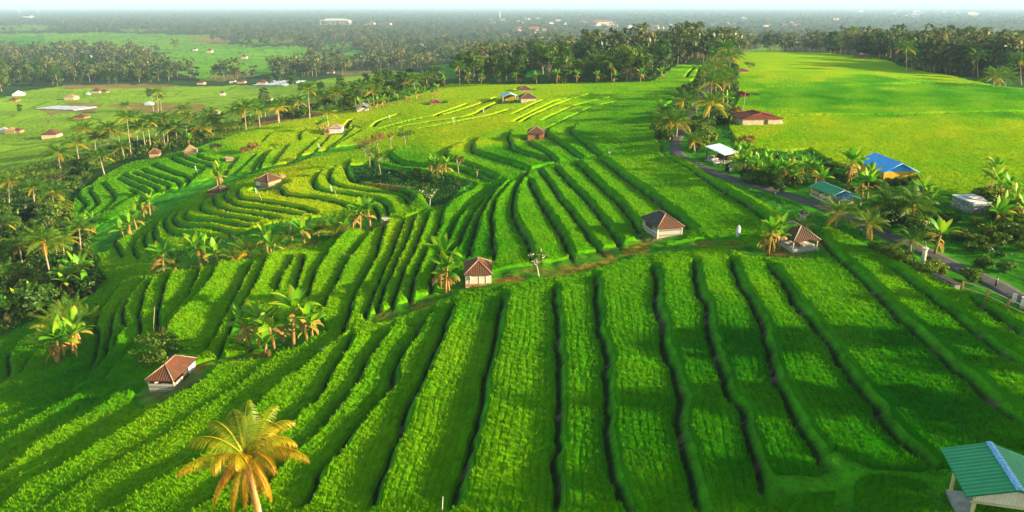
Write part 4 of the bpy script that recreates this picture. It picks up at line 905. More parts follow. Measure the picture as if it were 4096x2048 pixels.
# ------------------------------------------------------------------ small trees on the terraces
def stick_tree(bx, by, h, label, mat, dens=10, w=1.2, bark=None, flowers=False, name='small_tree'):
    P = at(bx, by); rng = random.Random(int(bx)); root = empty(name, P, rng.uniform(0, 6)); tk = MB(); lf = MB(); cen = []
    top = Vector((rng.uniform(-.3, .3), rng.uniform(-.3, .3), h * .5)); tk.tube([(0, 0, -.2), top * .5, top], [.10, .08, .06], 6)
    for i in range(dens):
        a = i * 2.4; e = Vector((math.cos(a) * w * rng.uniform(.4, 1), math.sin(a) * w * rng.uniform(.4, 1), h * rng.uniform(.68, 1))); md = top.lerp(e, .5) + Vector((0, 0, -.1))
        tk.tube([top, md, e], [.05, .035, .02], 5); cen.append((e, w * .38))
    tk.build('trunk', bark or M_palebark, root)
    if flowers:
        for c, r in cen:
            for _ in range(3): lf.box(c + Vector((rng.gauss(0, .12), rng.gauss(0, .12), rng.uniform(0, .15))), (.11, .11, .07), rng.uniform(0, 3))
        lf.build('blossom', M_white, root); l2 = MB(); leaf_cloud(l2, rng, cen, 26, .16, .75); l2.build('foliage', M_leaf, root)
    else: leaf_cloud(lf, rng, cen, 46, .16, .55); lf.build('foliage', mat, root)
    tag(root, label, 'tree'); return root
stick_tree(1356, 698, 2.6, 'bare white branched tree dotted with pale flowers on the hut path', M_leaf, 9, 1.0, plain('white_bark', (.42, .36, .27), .8, .15), True, 'frangipani_tree')
stick_tree(1080, 522, 3.2, 'pale branched flowering tree at the edge of the overgrown terrace', M_redleaf, 10, 1.7, plain('white_bark', (.36, .30, .24), .8, .15), True, 'frangipani_tree')
stick_tree(918, 402, 4.6, 'small tree with a rusty red top beside the bare bank', M_redleaf, 12, 1.9)
stick_tree(930, 418, 4.6, 'round green small tree in front of the rusty ones', M_leaf, 13, 1.8)
stick_tree(954, 384, 4.4, 'small rusty tree on a thin trunk before the yellow field', M_redleaf, 12, 1.6)
stick_tree(984, 377, 4.0, 'thin reddish sapling on a crooked pale trunk before the yellow field', M_redleaf, 6, .8)
stick_tree(1020, 368, 3.6, 'dark green flat topped small tree at the yellow field edge', M_leaf, 13, 2.0)
stick_tree(958, 436, 4.2, 'slender green tree at the corner of the overgrown terrace', M_leaf, 10, 1.4)
stick_tree(1154, 440, 4.2, 'thin leaning tree with one tuft of red leaves on the overgrown terrace', M_redleaf, 5, .9)
stick_tree(1198, 448, 2.6, 'very thin sapling beside the thin leaning tree', M_leaf, 6, .6)
stick_tree(640, 385, 2.6, 'rusty orange small tree on the far terraces', M_redleaf, 12, 1.5)
stick_tree(620, 390, 2.0, 'low brown round tree beside the rusty orange one', M_redleaf, 12, 1.6)
stick_tree(545, 385, 2.0, 'small brownish tree right of the thatched hut', M_leafdry, 12, 1.5)
stick_tree(150, 470, 3.0, 'bare fawn round tree at the edge of the palm grove', M_leafdry, 14, 2.2)
stick_tree(1875, 382, 2.6, 'orange yellow croton tree behind the white metal shelter', M_redleaf, 12, 1.2)
stick_tree(1850, 300, 2.8, 'red brown croton tree by the big road palm', M_redleaf, 12, 1.2)
stick_tree(1885, 181, 3.4, 'single dark round tree on the far edge of the plateau field', M_leaf, 14, 2.0)
# the leafy bush tree at the terracotta hut
BUSHT = tree_pair(77, 3.2, 2.6, .15, 30, 60, .15, .62, flat=.7)
root = empty('broadleaf_tree', at(398, 915), .6); link('trunk', BUSHT[0], root); link('crown', BUSHT[1], root); tag(root, 'round yellow green bushy tree behind the terracotta roofed hut', 'tree')

# ------------------------------------------------------------------ shrubs
shrubs([(1860,440),(1900,432),(2000,470),(2010,500),(1960,492),(1880,462)], 9, 1, 'dark leafy shrub in the roadside thicket under the bananas', 'shrubs of the roadside thicket')
shrubs([(2470,500),(2576,500),(2576,640),(2520,600),(2462,545)], 16, 2, 'dark rounded shrub crowding the stone walled house', 'shrubs round the stone house', (.7, 1.25), (1, 4, 0))
for i, (fx, fy, k) in enumerate(((2515,520,0),(2535,530,1),(2550,545,0),(2520,560,2),(2560,570,3),(2500,575,2),(2570,530,0))): banana(fx, fy, k, 'banana plant in the thicket right of the stone walled house', 1.1, 'bananas right of the stone house')
shrubs([(2180,610),(2280,660),(2350,690),(2330,700),(2240,660),(2170,625)], 11, 3, 'low green shrub on the verge between road and terraces', 'shrubs on the road verge', (.5, .9))
shrubs([(1870,390),(2040,384),(2150,430),(2200,470),(2130,500),(2010,465)], 20, 17, 'low green bush in the rough grass behind the roadside houses', 'bushes of the rough grass', (.4, .9))
shrubs([(2340,500),(2460,560),(2560,640),(2560,720),(2400,650),(2300,580)], 22, 18, 'low tufted bush on the shaded verge right of the road', 'bushes of the right verge', (.4, .85), (1, 4))
for i, (fx, fy, k) in enumerate(((2050,470,0),(2062,476,2),(2168,500,3),(2180,508,0),(2015,450,2),(2030,462,3),(2190,470,2),(2320,520,0),(2335,535,2),(2350,640,3))): banana(fx, fy, k, 'banana plant in the greenery round the blue and green roofed houses', 1.1, 'bananas round the roadside houses')
shrubs([(2175,462),(2300,450),(2310,470),(2190,485)], 10, 14, 'green shrub growing in front of the blue roofed house', 'shrubs below the blue roofed house', (.6, 1.1))
shrubs([(2180,520),(2260,545),(2330,600),(2260,610),(2190,560)], 10, 4, 'dark shrub in the shaded hollow beneath the palms', 'shrubs of the shaded hollow', (.8, 1.5))
shrubs([(1640,330),(1700,240),(1740,220),(1700,320),(1670,360)], 12, 5, 'leafy shrub between the far road and the field edge', 'shrubs of the far road', (1.0, 1.8))
shrubs([(1790,220),(1845,200),(1850,290),(1800,340),(1790,280)], 14, 6, 'shrub on the field side of the far road', 'shrubs behind the far road', (1.0, 1.9))
shrubs([(0,560),(150,520),(180,590),(230,640),(200,700),(230,735),(110,790),(0,830)], 58, 7, 'dense jungle shrub under the palms of the left slope', 'jungle shrubs of the left slope', (1.3, 2.8))
shrubs([(160,500),(240,440),(330,400),(420,380),(560,340),(640,316),(640,300),(300,370),(150,440)], 34, 8, 'shrub at the feet of the palms behind the crest', 'shrubs under the crest palms', (1.0, 2.2))
shrubs([(660,312),(820,286),(1000,250),(1120,210),(1000,220),(900,248),(760,280)], 32, 9, 'bushy shrub where the woods meet the yellow terraces', 'shrubs along the yellow terraces', (1.3, 2.6))
shrubs([(930,420),(1010,435),(1190,450),(1180,480),(1080,490),(1000,478),(900,462)], 12, 10, 'weedy shrub on the dark overgrown terrace', 'weeds of the overgrown terrace', (.5, .9))
for fx, fy, lab in ((2352,690,'orange footed low shrub in the stone ring by the road'),(2440,712,'second small shrub by the road near the bamboo rail')): shrub(at(fx, fy), 4, .8, lab)
shrub(at(2210, 480), 3, 1.0, 'yellow and red croton shrub below the blue roofed house')

# ------------------------------------------------------------------ woods: the ones that show largest, tree by tree
NW = 0
def woods(pl, n, seed, ks, hs, label, group, name='broadleaf_tree', grow=True):
    global NW
    rng = random.Random(seed)
    for x, y in pts_in(pl, n, seed):
        NW += 1; tree(at(x, y), rng.choice(ks), rng.uniform(*hs), label, group)
woods([(1128,207),(1400,210),(1640,203),(1700,178),(1700,168),(1400,192),(1140,195)], 54, 1, (0,1,3,2,5), (.4, 1.0), 'dark leafy tree in the front row of the woods behind the yellow field', 'trees of the front wood edge')
woods([(1140,195),(1400,192),(1700,168),(1780,150),(1760,130),(1500,150),(1150,168)], 50, 2, (0,1,2,4,2,3), (.5, 1.1), 'tree in the dense middle woods, its crown above the front row', 'trees of the middle woods')
woods([(1020,185),(1110,160),(1250,118),(1500,105),(1640,118),(1640,140),(1450,150),(1150,180)], 52, 3, (2,4,5,1,2), (.7, 1.3), 'pale green loose tree on the wooded slope behind the middle woods', 'pale trees of the wooded slope')
woods([(0,243),(60,224),(300,213),(430,205),(425,180),(350,165),(0,185)], 74, 4, (0,3,5,5,2,1), (.6, 1.15), 'tree in the dense valley grove beyond the low green fields', 'trees of the valley grove')
woods([(1870,128),(2000,127),(2060,132),(2060,120),(1900,112)], 20, 5, (4,2,1,0), (.7, 1.0), 'grey green tree in the row at the far end of the plateau field', 'trees at the plateau end')
woods([(2090,138),(2240,150),(2230,140),(2110,130)], 14, 6, (0,3,3), (.7, 1.1), 'dark tree in the clump at the corner of the plateau field', 'trees at the plateau corner')
woods([(2250,160),(2480,206),(2576,212),(2576,180),(2400,170),(2260,150)], 34, 7, (0,3,3,5), (.55, 1.0), 'dark tree in the row along the plateau field edge', 'trees along the plateau edge')
woods([(640,205),(760,210),(900,262),(1080,218),(1000,208),(820,246)], 22, 8, (0,3,5), (.5, .8), 'dark tree among the palms below the yellow terraces', 'trees below the yellow terraces')
woods([(0,560),(120,500),(150,560),(200,640),(120,760),(0,800)], 9, 9, (3,5,0), (.4, .6), 'broad dark tree in the jungle of the left slope', 'trees of the left jungle')
for fx, fy, k, h, lab in ((668,252,3,.55,'dark round tree beside the white walled valley house'),(660,256,0,.5,'second dark round tree by the white walled valley house'),(378,245,5,.6,'bright green tree below the tall valley palms'),(50,282,5,.45,'small round tree at the end of the plastic covered plot')):
    tree(at(fx, fy), k, h, lab)

# ------------------------------------------------------------------ the far woodland, one mass
kinds = []
for s in range(7):
    rng = random.Random(300 + s); mbx = MB(); H = rng.uniform(10, 15); W = rng.uniform(4, 6.5)
    cen = [(Vector((rng.uniform(-.6, .6) * W, rng.uniform(-.6, .6) * W, H * rng.uniform(.4, .92))), W * rng.uniform(.28, .5)) for _ in range(10)]
    leaf_cloud(mbx, rng, cen, 13, 1.0, rng.uniform(.15, .75)); mbx.tube([(0, 0, -1), (0, 0, H * .55)], [.3, .2], 4, t=1.3, cap=False)
    kinds.append((np.array(mbx.v), np.array(mbx.f, object), np.array(mbx.t)))
QK = [(v, np.array([list(f) for f in F if len(f) == 4], int), t) for v, F, t in kinds]
NF = 9000; px_ = RNG.uniform(-.74, .74, NF * 2); lr = RNG.uniform(math.log(330), math.log(7500), NF * 2); X = np.sin(px_) * np.exp(lr); Y = np.cos(px_) * np.exp(lr)
Z = ground(X, Y); qx, qy = project(X, Y, Z); qx /= K; qy /= K
ok = ~in_poly(qx * K, qy * K, HILL)
for pl, c in FIELDS: ok &= ~in_poly(qx, qy, np.array(pl, float))
ok &= (qy < 208) & ~in_poly(qx, qy, np.array([(-60,240),(60,216),(330,205),(560,205),(760,195),(920,185),(1120,175),(1180,200),(1000,240),(-60,260)], float))
ok &= vnoise(X / 120, Y / 120, 70) > .22
town = np.array([(1260,86),(1480,70),(1720,66),(1990,72),(1990,92),(1700,92),(1290,84)], float); ok &= ~(in_poly(qx, qy, town) & (RNG.random(len(X)) < .55))
X, Y, Z = X[ok][:NF], Y[ok][:NF], Z[ok][:NF]
VV, FF, TT = [], [], []; o = 0
for i in range(len(X)):
    v, f, tq = QK[i % 7]; a = i * 1.7; s = RNG.uniform(.7, 1.25); c_, s_ = math.cos(a) * s, math.sin(a) * s
    VV.append(np.stack([v[:, 0] * c_ - v[:, 1] * s_ + X[i], v[:, 0] * s_ + v[:, 1] * c_ + Y[i], v[:, 2] * s + Z[i]], 1)); FF.append(f + o); TT.append(tq + RNG.normal(0, .12)); o += len(v)
M_far = leafy('far_leaf', [(.0, (.030, .060, .020)), (.4, (.062, .100, .026)), (.7, (.105, .125, .036)), (1., (.18, .155, .06)), ], .3, .02, 1.0, 0)
fw = link('far_woodland', np_mesh('far_woodland', np.concatenate(VV), np.concatenate(FF), [M_far], attrs={'tint': ('FLOAT', np.concatenate(TT))}))
tag(fw, 'hazy grey green woodland spreading over the plain to the horizon', 'woodland', kind='stuff')
print('palms', NPALM, 'trees', NW, 'far', len(X))

woods([(1785,232),(1795,200),(1812,165),(1845,165),(1850,215),(1838,262),(1815,262)], 14, 10, (0,3,5,0), (.28, .5), 'small dark tree crowding the field side of the far road', 'trees behind the far road')
woods([(1715,262),(1735,232),(1770,180),(1790,178),(1768,225),(1740,262)], 8, 11, (3,5,0), (.25, .4), 'small bushy tree between the far road and the yellow field', 'trees before the far road')
# trees along the road east of the view; their shade falls in patches on the near strips
for i, (x_, y_, k, h_) in enumerate(((52,14,0,.95),(60,23,3,1.1),(58,34,1,.9),(70,40,0,1.15),(66,52,5,1.0),(74,27,3,1.1),(84,34,1,1.0),(68,10,0,1.2))):
    tree(Vector((x_, y_, float(ground(np.array([x_ * 1.0]), np.array([y_ * 1.0]))[0]))), k, h_, 'tall leafy roadside tree beyond the edge of the view, shading the near strips', 'roadside trees beyond the view')
# ------------------------------------------------------------------ undergrowth and rough grass
def scatter_leaves(name, pls, dens, size, tint, mat, label, seed, zr=(0., .5), rmax=260, up=.5, m=None):
    rng = np.random.default_rng(seed); m = np.zeros(len(gx), bool) if m is None else m
    for pl in pls: m |= in_poly(ppx, ppy, np.array(pl, float) * K)
    q = grid_faces(); q = q[m[q].all(1) & (rice[q].max(1) < .2) & (gr_[q[:, 0]] < rmax) & (rd[q[:, 0]] > 2.2)]
    a, b, c = V[q[:, 0]], V[q[:, 1]], V[q[:, 3]]; ar = np.abs((b[:, 0] - a[:, 0]) * (c[:, 1] - a[:, 1]) - (b[:, 1] - a[:, 1]) * (c[:, 0] - a[:, 0]))
    n = rng.poisson(ar * dens * np.clip(110 / gr_[q[:, 0]], .25, 2)); s = np.repeat(np.arange(len(q)), n); N = len(s)
    u, v = rng.random(N)[:, None], rng.random(N)[:, None]; p = a[s] + (b[s] - a[s]) * u + (c[s] - a[s]) * v
    cl = vnoise(p[:, 0] / 1.6, p[:, 1] / 1.6, seed)
    p = p + np.stack([np.zeros(N), np.zeros(N), rng.uniform(*zr, N) * (cl * 1.6)], 1)
    sz = size * rng.uniform(.6, 1.4, N) * np.clip(gr_[q[s, 0]] / 110, .6, 2); th = rng.random(N) * 6.28; el = rng.normal(up, .35, N)
    d = np.stack([np.cos(th) * np.cos(el), np.sin(th) * np.cos(el), np.sin(el)], 1); sd = np.stack([-np.sin(th), np.cos(th), np.zeros(N)], 1)
    vv = np.stack([p, p + d * (sz * .5)[:, None] - sd * (sz * .2)[:, None], p + d * sz[:, None], p + d * (sz * .5)[:, None] + sd * (sz * .2)[:, None]], 1).reshape(-1, 3)
    o = link(name, np_mesh(name, vv, np.arange(N * 4).reshape(-1, 4), [mat], attrs={'tint': ('FLOAT', np.repeat(tint + (cl - .5) * .6 + rng.normal(0, .1, N), 4))}))
    tag(o, label, name.replace('_', ' '), kind='stuff'); print(name, N)
scatter_leaves('undergrowth', [[(-40,880),(30,845),(110,800),(240,742),(250,660),(235,600),(190,565),(165,510),(200,445),(330,400),(560,350),(640,316),(600,300),(300,360),(-40,420)]], 5.0, .5, .7, M_leaf, 'tangled green undergrowth on the jungle slope', 3, (0, .9))
M_grass = leafy('grass_blade', [(.0, (.012, .07, .004)), (.45, (.035, .15, .005)), (.75, (.11, .21, .006)), (1., (.22, .22, .012))], .3, .6)
scatter_leaves('rough_grass', [[(2700,860),(2576,797),(2400,735),(2270,675),(2200,635),(2080,575),(1960,548),(1890,505),(1730,405),(1662,388),(1645,330),(1720,220),(1845,165),(1858,250),(1860,372),(2040,378),(2150,425),(2290,445),(2340,480),(2470,520),(2576,590),(2700,660)],
    [(1900,1300),(1900,1180),(2100,1130),(2340,1170),(2460,1130),(2600,1180),(2600,1300)], [(900,800),(1240,700),(1520,640),(1830,595),(2080,580),(2080,660),(1840,640),(1500,690),(1240,735),(1000,800)],
    [(370,690),(430,640),(700,560),(960,540),(970,575),(700,645),(420,695)], [(580,890),(590,800),(830,800),(850,830),(720,890)], [(860,420),(1000,425),(1220,450),(1120,530),(1000,490)]], 7.0, .30, .35, M_grass, 'rough grass on banks, paths and road verges', 4, (0, .12), 230, .8)
scatter_leaves('bank_grass', [], 13, .17, .40, M_grass, 'short grass on the terrace banks', 5, (0, .03), 150, .9, (bank > .5) & (rice < .1))
# ------------------------------------------------------------------ houses: materials
def ruv_mat(name, stops, su, sv, dist, rough=.75, dirt=.5, spec=.2, moss=None):
    t = NT(name); a = t.attr('RUV').outputs['Vector']; sp = t.n('ShaderNodeSeparateXYZ'); t.l(a, sp.inputs[0])
    n = t.noise(1.6, 5, t.obj(), .65); n2 = t.noise(9, 3, t.obj())
    c = t.ramp(t.math('ADD', t.math('MULTIPLY', n, 1 - dirt * .5), t.math('MULTIPLY', n2, dirt * .5)), stops)
    if moss: c = t.mix(t.ramp(t.noise(.8, 4, t.obj()), [(.48, (0, 0, 0)), (.62, (.8, .8, .8))]), c, moss)
    wu = t.math('SINE', t.math('MULTIPLY', sp.outputs[0], 6.283 / su)); h = wu
    if sv: h = t.math('ADD', wu, t.math('MULTIPLY', t.math('FRACT', t.math('MULTIPLY', sp.outputs[1], -1 / sv)), 1.6))
    t.base(c, rough, spec); t.bump(h, dist * .55, .8); return t.m
M_terra = ruv_mat('terracotta_tile', [(.3, (.075, .026, .013)), (.55, (.14, .050, .022)), (.75, (.20, .085, .042))], .24, .32, .03, moss=(.055, .042, .034))
M_brown = ruv_mat('brown_tile', [(.3, (.07, .032, .017)), (.55, (.12, .052, .027)), (.75, (.17, .08, .045))], .24, .32, .06, moss=(.05, .045, .035))
M_redroof = ruv_mat('dark_red_roof', [(.3, (.10, .014, .010)), (.7, (.15, .026, .016))], .22, 0, .04)
M_blue = ruv_mat('blue_sheet', [(.3, (.008, .30, .85)), (.7, (.014, .38, .95))], .45, 0, .05, .45, .2, .4)
M_green = ruv_mat('green_sheet', [(.3, (.004, .20, .075)), (.7, (.008, .28, .11))], .3, 0, .03, .5, .3, .35)
M_metal = ruv_mat('pale_metal_sheet', [(.3, (.30, .38, .50)), (.7, (.42, .52, .68))], .2, 0, .03, .5, .4, .4)
M_greymetal = ruv_mat('weathered_metal_sheet', [(.3, (.22, .24, .27)), (.7, (.40, .42, .46))], .2, 0, .04, .6, .6, .3)
M_thatch = ruv_mat('thatch', [(.3, (.20, .13, .05)), (.7, (.42, .30, .13))], .05, .2, .05, .95)
M_ridge = plain('ridge_cap', (.30, .20, .15), .8, .25, 4)
M_bluecap = plain('blue_white_cap', (.16, .36, .66), .5, .6, 9)
M_cloth = plain('cream_sheet', (.58, .50, .40), .85, .1, 2, bump=.04)
M_cream = plain('cream_wall', (.46, .35, .24), .85, .18, 1.5)
M_whitew = plain('white_wall', (.50, .48, .45), .85, .14, 1.5)
M_yellow = plain('yellow_wall', (.60, .34, .015), .8, .2, 1.5)
M_brickw = plain('brick_wall', (.38, .15, .06), .9, .3, 3)
M_dark = plain('dark_wood', (.05, .038, .030), .9, .4, 3)
M_post = plain('pale_post', (.62, .54, .42), .8, .2, 3)
M_bamboo = plain('bamboo', (.52, .42, .22), .7, .25, 3)
M_conc = plain('concrete', (.36, .33, .31), .9, .25, 2, bump=.03)
M_black = plain('black_plastic', (.015, .015, .018), .5, .3, 3)
M_bluewhite = plain('blue_white_panel', (.50, .60, .74), .7, .4, 1.2)
def plank_mat(name, c, per=.2):
    t = NT(name); o = t.obj(); sp = t.n('ShaderNodeSeparateXYZ'); t.l(o, sp.inputs[0])
    k = t.math('FLOOR', t.math('MULTIPLY', sp.outputs[2], 1 / per)); wn = t.n('ShaderNodeTexWhiteNoise', noise_dimensions='1D'); t.l(k, wn.inputs[1])
    n = t.noise(3, 5, o, .7); g = t.math('LESS_THAN', t.math('FRACT', t.math('MULTIPLY', sp.outputs[2], 1 / per)), .12)
    f = t.math('ADD', t.math('MULTIPLY', wn.outputs[0], .55), t.math('MULTIPLY', n, .5))
    col = t.ramp(f, [(.2, tuple(x * .45 for x in c)), (.55, c), (.9, tuple(min(.85, x * 1.35) for x in c))])
    t.base(t.mix(g, col, tuple(x * .2 for x in c)), .9, .1); return t.m
M_plank = plank_mat('weathered_planks', (.36, .33, .29)); M_plankb = plank_mat('brown_planks', (.33, .22, .13))
def stone_mat(name):
    t = NT(name); v = t.n('ShaderNodeTexVoronoi'); v.inputs['Scale'].default_value = 4.5; t.l(t.obj(), v.inputs[0])
    v2 = t.n('ShaderNodeTexVoronoi', feature='DISTANCE_TO_EDGE'); v2.inputs['Scale'].default_value = 4.5; t.l(t.obj(), v2.inputs[0])
    c = t.ramp(v.outputs['Color'], [(.2, (.08, .08, .09)), (.6, (.19, .18, .19)), (.9, (.34, .33, .34))])
    m = t.ramp(v2.outputs['Distance'], [(.0, (0, 0, 0)), (.08, (1, 1, 1))]); t.base(t.mix(m, (.5, .48, .46), c), .9, .15); t.bump(v2.outputs['Distance'], .1); return t.m
M_stone = stone_mat('rubble_stone')

def roof_obj(name, faces, mat, parent, th=.09):
    """faces: lists of points, first two along the eave"""
    bm = bmesh.new(); lay = bm.verts.layers.float_vector.new('RUV')
    for pts in faces:
        p = [Vector(q) for q in pts]; u = (p[1] - p[0]).normalized(); n = u.cross(p[2] - p[0]).normalized(); v = n.cross(u)
        top = []
        for q in p: x = bm.verts.new(q); x[lay] = ((q - p[0]).dot(u), (q - p[0]).dot(v), 0); top.append(x)
        bot = []
        for q in p: x = bm.verts.new(q - Vector((0, 0, th))); x[lay] = (0, 0, 0); bot.append(x)
        bm.faces.new(top); bm.faces.new(bot[::-1])
        for i in range(len(p)): j = (i + 1) % len(p); bm.faces.new((top[j], top[i], bot[i], bot[j]))
    me = bpy.data.meshes.new(name); bm.to_mesh(me); bm.free(); me.materials.append(mat); return link(name, me, parent)
def mpp(P): return (P.y * CT - (P.z - CAMZ) * ST) / FPX * K
def box_part(name, c, d, mat, par, rz=0.0):
    m_ = MB(); m_.box(c, d, rz); return m_.build(name, mat, par)
def tube_part(name, pts, r, mat, par, n=8):
    m_ = MB(); m_.tube(pts, r, n); return m_.build(name, mat, par)
def hut(fx, fy, rz, W, D, wh, rise, label, wall=M_plank, roof=M_brown, name='field_hut', cat='hut', group=None, kind='hip', ridge='y', over=.12, rl=None, open_=False, posts=None, door=None, door_at='front', cap=M_ridge, caps=True, half=0, P=None, gable=None, px=True, postm=None, slab=.12):
    """sizes in full-view pixels at that distance (px) or metres; W across, D deep; ridge along y or x; returns the root and dims in m"""
    P = P or at(fx, fy); s = mpp(P) if px else 1.0; W, D, wh, rise = W * s, D * s, wh * s, rise * s
    root = empty(name, P, R(rz)); tag(root, label, cat, group)
    a, b = W / 2, D / 2; z0 = wh; z1 = wh + rise; wa, wb = a * (1 - over), b * (1 - over); T_ = .10
    if ridge == 'y': A = lambda x, y, z: (x, y, z); ra, rb, rwa, rwb = a, b, wa, wb
    else: A = lambda x, y, z: (-y, x, z); ra, rb, rwa, rwb = b, a, wb, wa
    h = (rl * s / 2 if rl is not None else max(0.0, rb - ra)) if kind == 'hip' else rb
    dz = .02
    if kind == 'hip':
        fc = [[A(ra, -rb, z0), A(ra, rb, z0), A(0, h, z1), A(0, -h, z1)], [A(-ra, rb, z0), A(-ra, -rb, z0), A(0, -h, z1), A(0, h, z1)], [A(-ra, -rb, z0), A(ra, -rb, z0), A(0, -h, z1)], [A(ra, rb, z0), A(-ra, rb, z0), A(0, h, z1)]]
        if h < .02: fc = [[f[0], f[1], A(0, 0, z1)] for f in fc]
    elif kind == 'gable': fc = [[A(ra, -rb, z0), A(ra, rb, z0), A(0, rb, z1), A(0, -rb, z1)], [A(-ra, rb, z0), A(-ra, -rb, z0), A(0, -rb, z1), A(0, rb, z1)]]
    elif kind == 'mono': fc = [[A(ra, -rb, z0), A(ra, rb, z0), A(-ra, rb, z1), A(-ra, -rb, z1)]]
    else: fc = [[A(-ra, -rb, z0 + .14), A(ra, -rb, z0 + .14), A(ra, rb, z0 + .16), A(-ra, rb, z0 + .16)]]
    ro_ = roof_obj('roof', fc, roof, root, .14 if kind == 'flat' else .09)
    if caps and kind in ('hip', 'gable'):
        m_ = MB(); r_ = max(.055, .012 * W); e = .03
        if h > .02 or kind == 'gable': m_.tube([A(0, -h, z1 + e), A(0, h, z1 + e)], r_, 6)
        if kind == 'hip':
            for sx, sy in ((1, 1), (1, -1), (-1, 1), (-1, -1)): m_.tube([A(sx * ra, sy * rb, z0 + e), A(0, sy * h, z1 + e)], r_ * .9, 6)
        else:
            for sy in (-1, 1):
                for sx in (-1, 1): m_.tube([A(sx * ra, sy * (rb - .03), z0 + .01), A(0, sy * (rb - .03), z1 + .01)], r_ * .6, 5)
        m_.build('ridge_cap', cap, ro_)
    if not open_:
        top = wh + (0 if kind != 'mono' else rise * .15) - .03; zb = -.7
        if half: tops = [half * s if k in ('front', 'right') else top for k in ('front', 'back', 'left', 'right')]
        else: tops = [top] * 4
        for k, (cx_, cy_, dx, dy), tp in zip(('front', 'back', 'left', 'right'), ((0, -wb, 2 * wa, T_), (0, wb, 2 * wa, T_), (-wa, 0, T_, 2 * wb - T_), (wa, 0, T_, 2 * wb - T_)), tops):
            w_ = box_part('wall', (cx_, cy_, (tp + zb) / 2), (dx, dy, tp - zb), wall, root)
            if door is not None and k == door_at:
                if k in ('front', 'back'): q = ((cx_ + wa * .25, cy_ + (-.06 if k == 'front' else .06), top * .42), (min(.8, W * .3), .05, top * .84))
                else: q = ((cx_ + (.06 if k == 'right' else -.06), cy_ - wb * .1, top * .42), (.05, min(.8, D * .3), top * .84))
                box_part('door', q[0], q[1], door, root)
    else: box_part('floor_slab', (0, 0, slab / 2 - .2), (2 * wa + .3, 2 * wb + .3, slab + .4), M_conc, root)
    if posts or open_:
        for x in (-wa, wa):
            for y in ((-wb, wb) if D < 2.2 * W else (-wb, 0, wb)):
                rr_ = max(.05, .016 * W); o = box_part('post', (x * .99, y * .99, (wh - .05) / 2), (rr_ * 2, rr_ * 2, wh + .05), postm or M_post, root)
    if kind == 'gable' and gable is not None:
        for sy in (-1, 1):
            m_ = MB(); pts = [A(-rwa, sy * rwb, z0 - .04), A(rwa, sy * rwb, z0 - .04), A(0, sy * rwb, z1 - .12)]
            q = [Vector(p) for p in pts]; off_ = Vector(A(0, .04 * sy, 0)); i0 = [m_.vert(p + off_) for p in q]; i1 = [m_.vert(p - off_) for p in q]
            m_.face(i0 if sy < 0 else i0[::-1]); m_.face(i1[::-1] if sy < 0 else i1)
            for i in range(3): j = (i + 1) % 3; m_.face((i0[i], i1[i], i1[j], i0[j]))
            m_.build('gable', gable, root)
    return root, (wa, wb, wh, s)

# ------------------------------------------------------------------ the huts in the rice
h1, (wa, wb, wh, s) = hut(1203, 704, 3, 70, 96, 31, 24, 'small hut with cream sheet walls and a rusty tiled hip roof on the grassy path', M_cloth, M_terra, door=None)
box_part('base_board', (0, -wb - .09, .10), (2 * wa + .1, .06, .30), M_brickw, h1)
for x in (-.7, .05, .6): tube_part('sheet_fold', [(x * wa, -wb - .055, .2), (x * wa + .05, -wb - .06, wh * .6), (x * wa, -wb - .055, wh - .1)], .035, M_cloth, h1)
tube_part('hanging_cloth', [(-wa * .65, -wb - .1, wh * .9), (-wa * .63, -wb - .12, wh * .55)], .07, M_whitew, h1)
h2, (wa, wb, wh, s) = hut(1664, 584, 13, 72, 106, 27, 25, 'hut of grey weathered planks under a half dark half rusty tile roof', M_plank, M_terra)
for x in (-1, 1): box_part('corner_post', (x * wa, -wb - .03, wh / 2 - .2), (.13, .13, wh + .3), M_post, h2)
box_part('window', (-wa - .06, wb * .1, wh * .66), (.05, wb * .9, wh * .4), M_dark, h2)
box_part('door', (wa + .06, wb * .2, wh * .44), (.05, wb * .5, wh * .84), M_plankb, h2)
# slope turned from the sun: its shade is painted in as darker tiles
roof_obj('painted_shade_slope', [[(-72 * s / 2 - .01, 106 * s / 2, wh + .035), (-72 * s / 2 - .01, -106 * s / 2, wh + .035), (0, -17 * s, wh + 25 * s + .035), (0, 17 * s, wh + 25 * s + .035)]], ruv_mat('painted_shade_tile', [(.3, (.030, .026, .026)), (.7, (.085, .070, .062))], .24, .32, .06), h2, .03)
pv_, (wa, wb, wh, s) = hut(1998, 616, 9, 72, 112, 28, 27, 'open pavilion with pale posts and a brown hip roof beside the banana plant', None, M_brown, 'pavilion', 'pavilion', open_=True, cap=plain('pale_ridge', (.40, .32, .27), .8, .2, 4), slab=.3)
for y in (-.55, .1): box_part('bench', (-wa * .3, wb * y, .55), (wa * 1.1, .45, .08), M_plankb, pv_)
for x, y, c in ((.35, -.5, M_whitew), (.55, -.2, M_bluewhite), (.1, -.75, M_conc), (.75, -.75, M_whitew)): box_part('bundle', (wa * x, wb * y, .38), (.55, .4, .32), c, pv_, x * 3)
h4, (wa, wb, wh, s) = hut(436, 955, -4, 72, 122, 30, 25, 'terracotta roofed hut with half open plank walls on the shaded lower terraces', M_plank, M_terra, half=17, posts=True, postm=M_bamboo)
box_part('panel', (wa + .08, wb * .62, wh * .5), (.06, wb * .62, wh * .9), M_bluewhite, h4)
box_part('door', (wa + .07, wb * .02, wh * .45), (.06, wb * .42, wh * .85), M_dark, h4)
for y in (-.3, .25): tube_part('firewood', [(-wa * .8, wb * y - wb * .5, wh * .62), (wa * .8, wb * y - wb * .5, wh * .66)], .09, M_terra, h4)
h5, (wa, wb, wh, s) = hut(676, 464, -24, 46, 52, 13, 14, 'brown roofed hut with one white panel above the yellow curved terraces', M_plankb, M_brown)
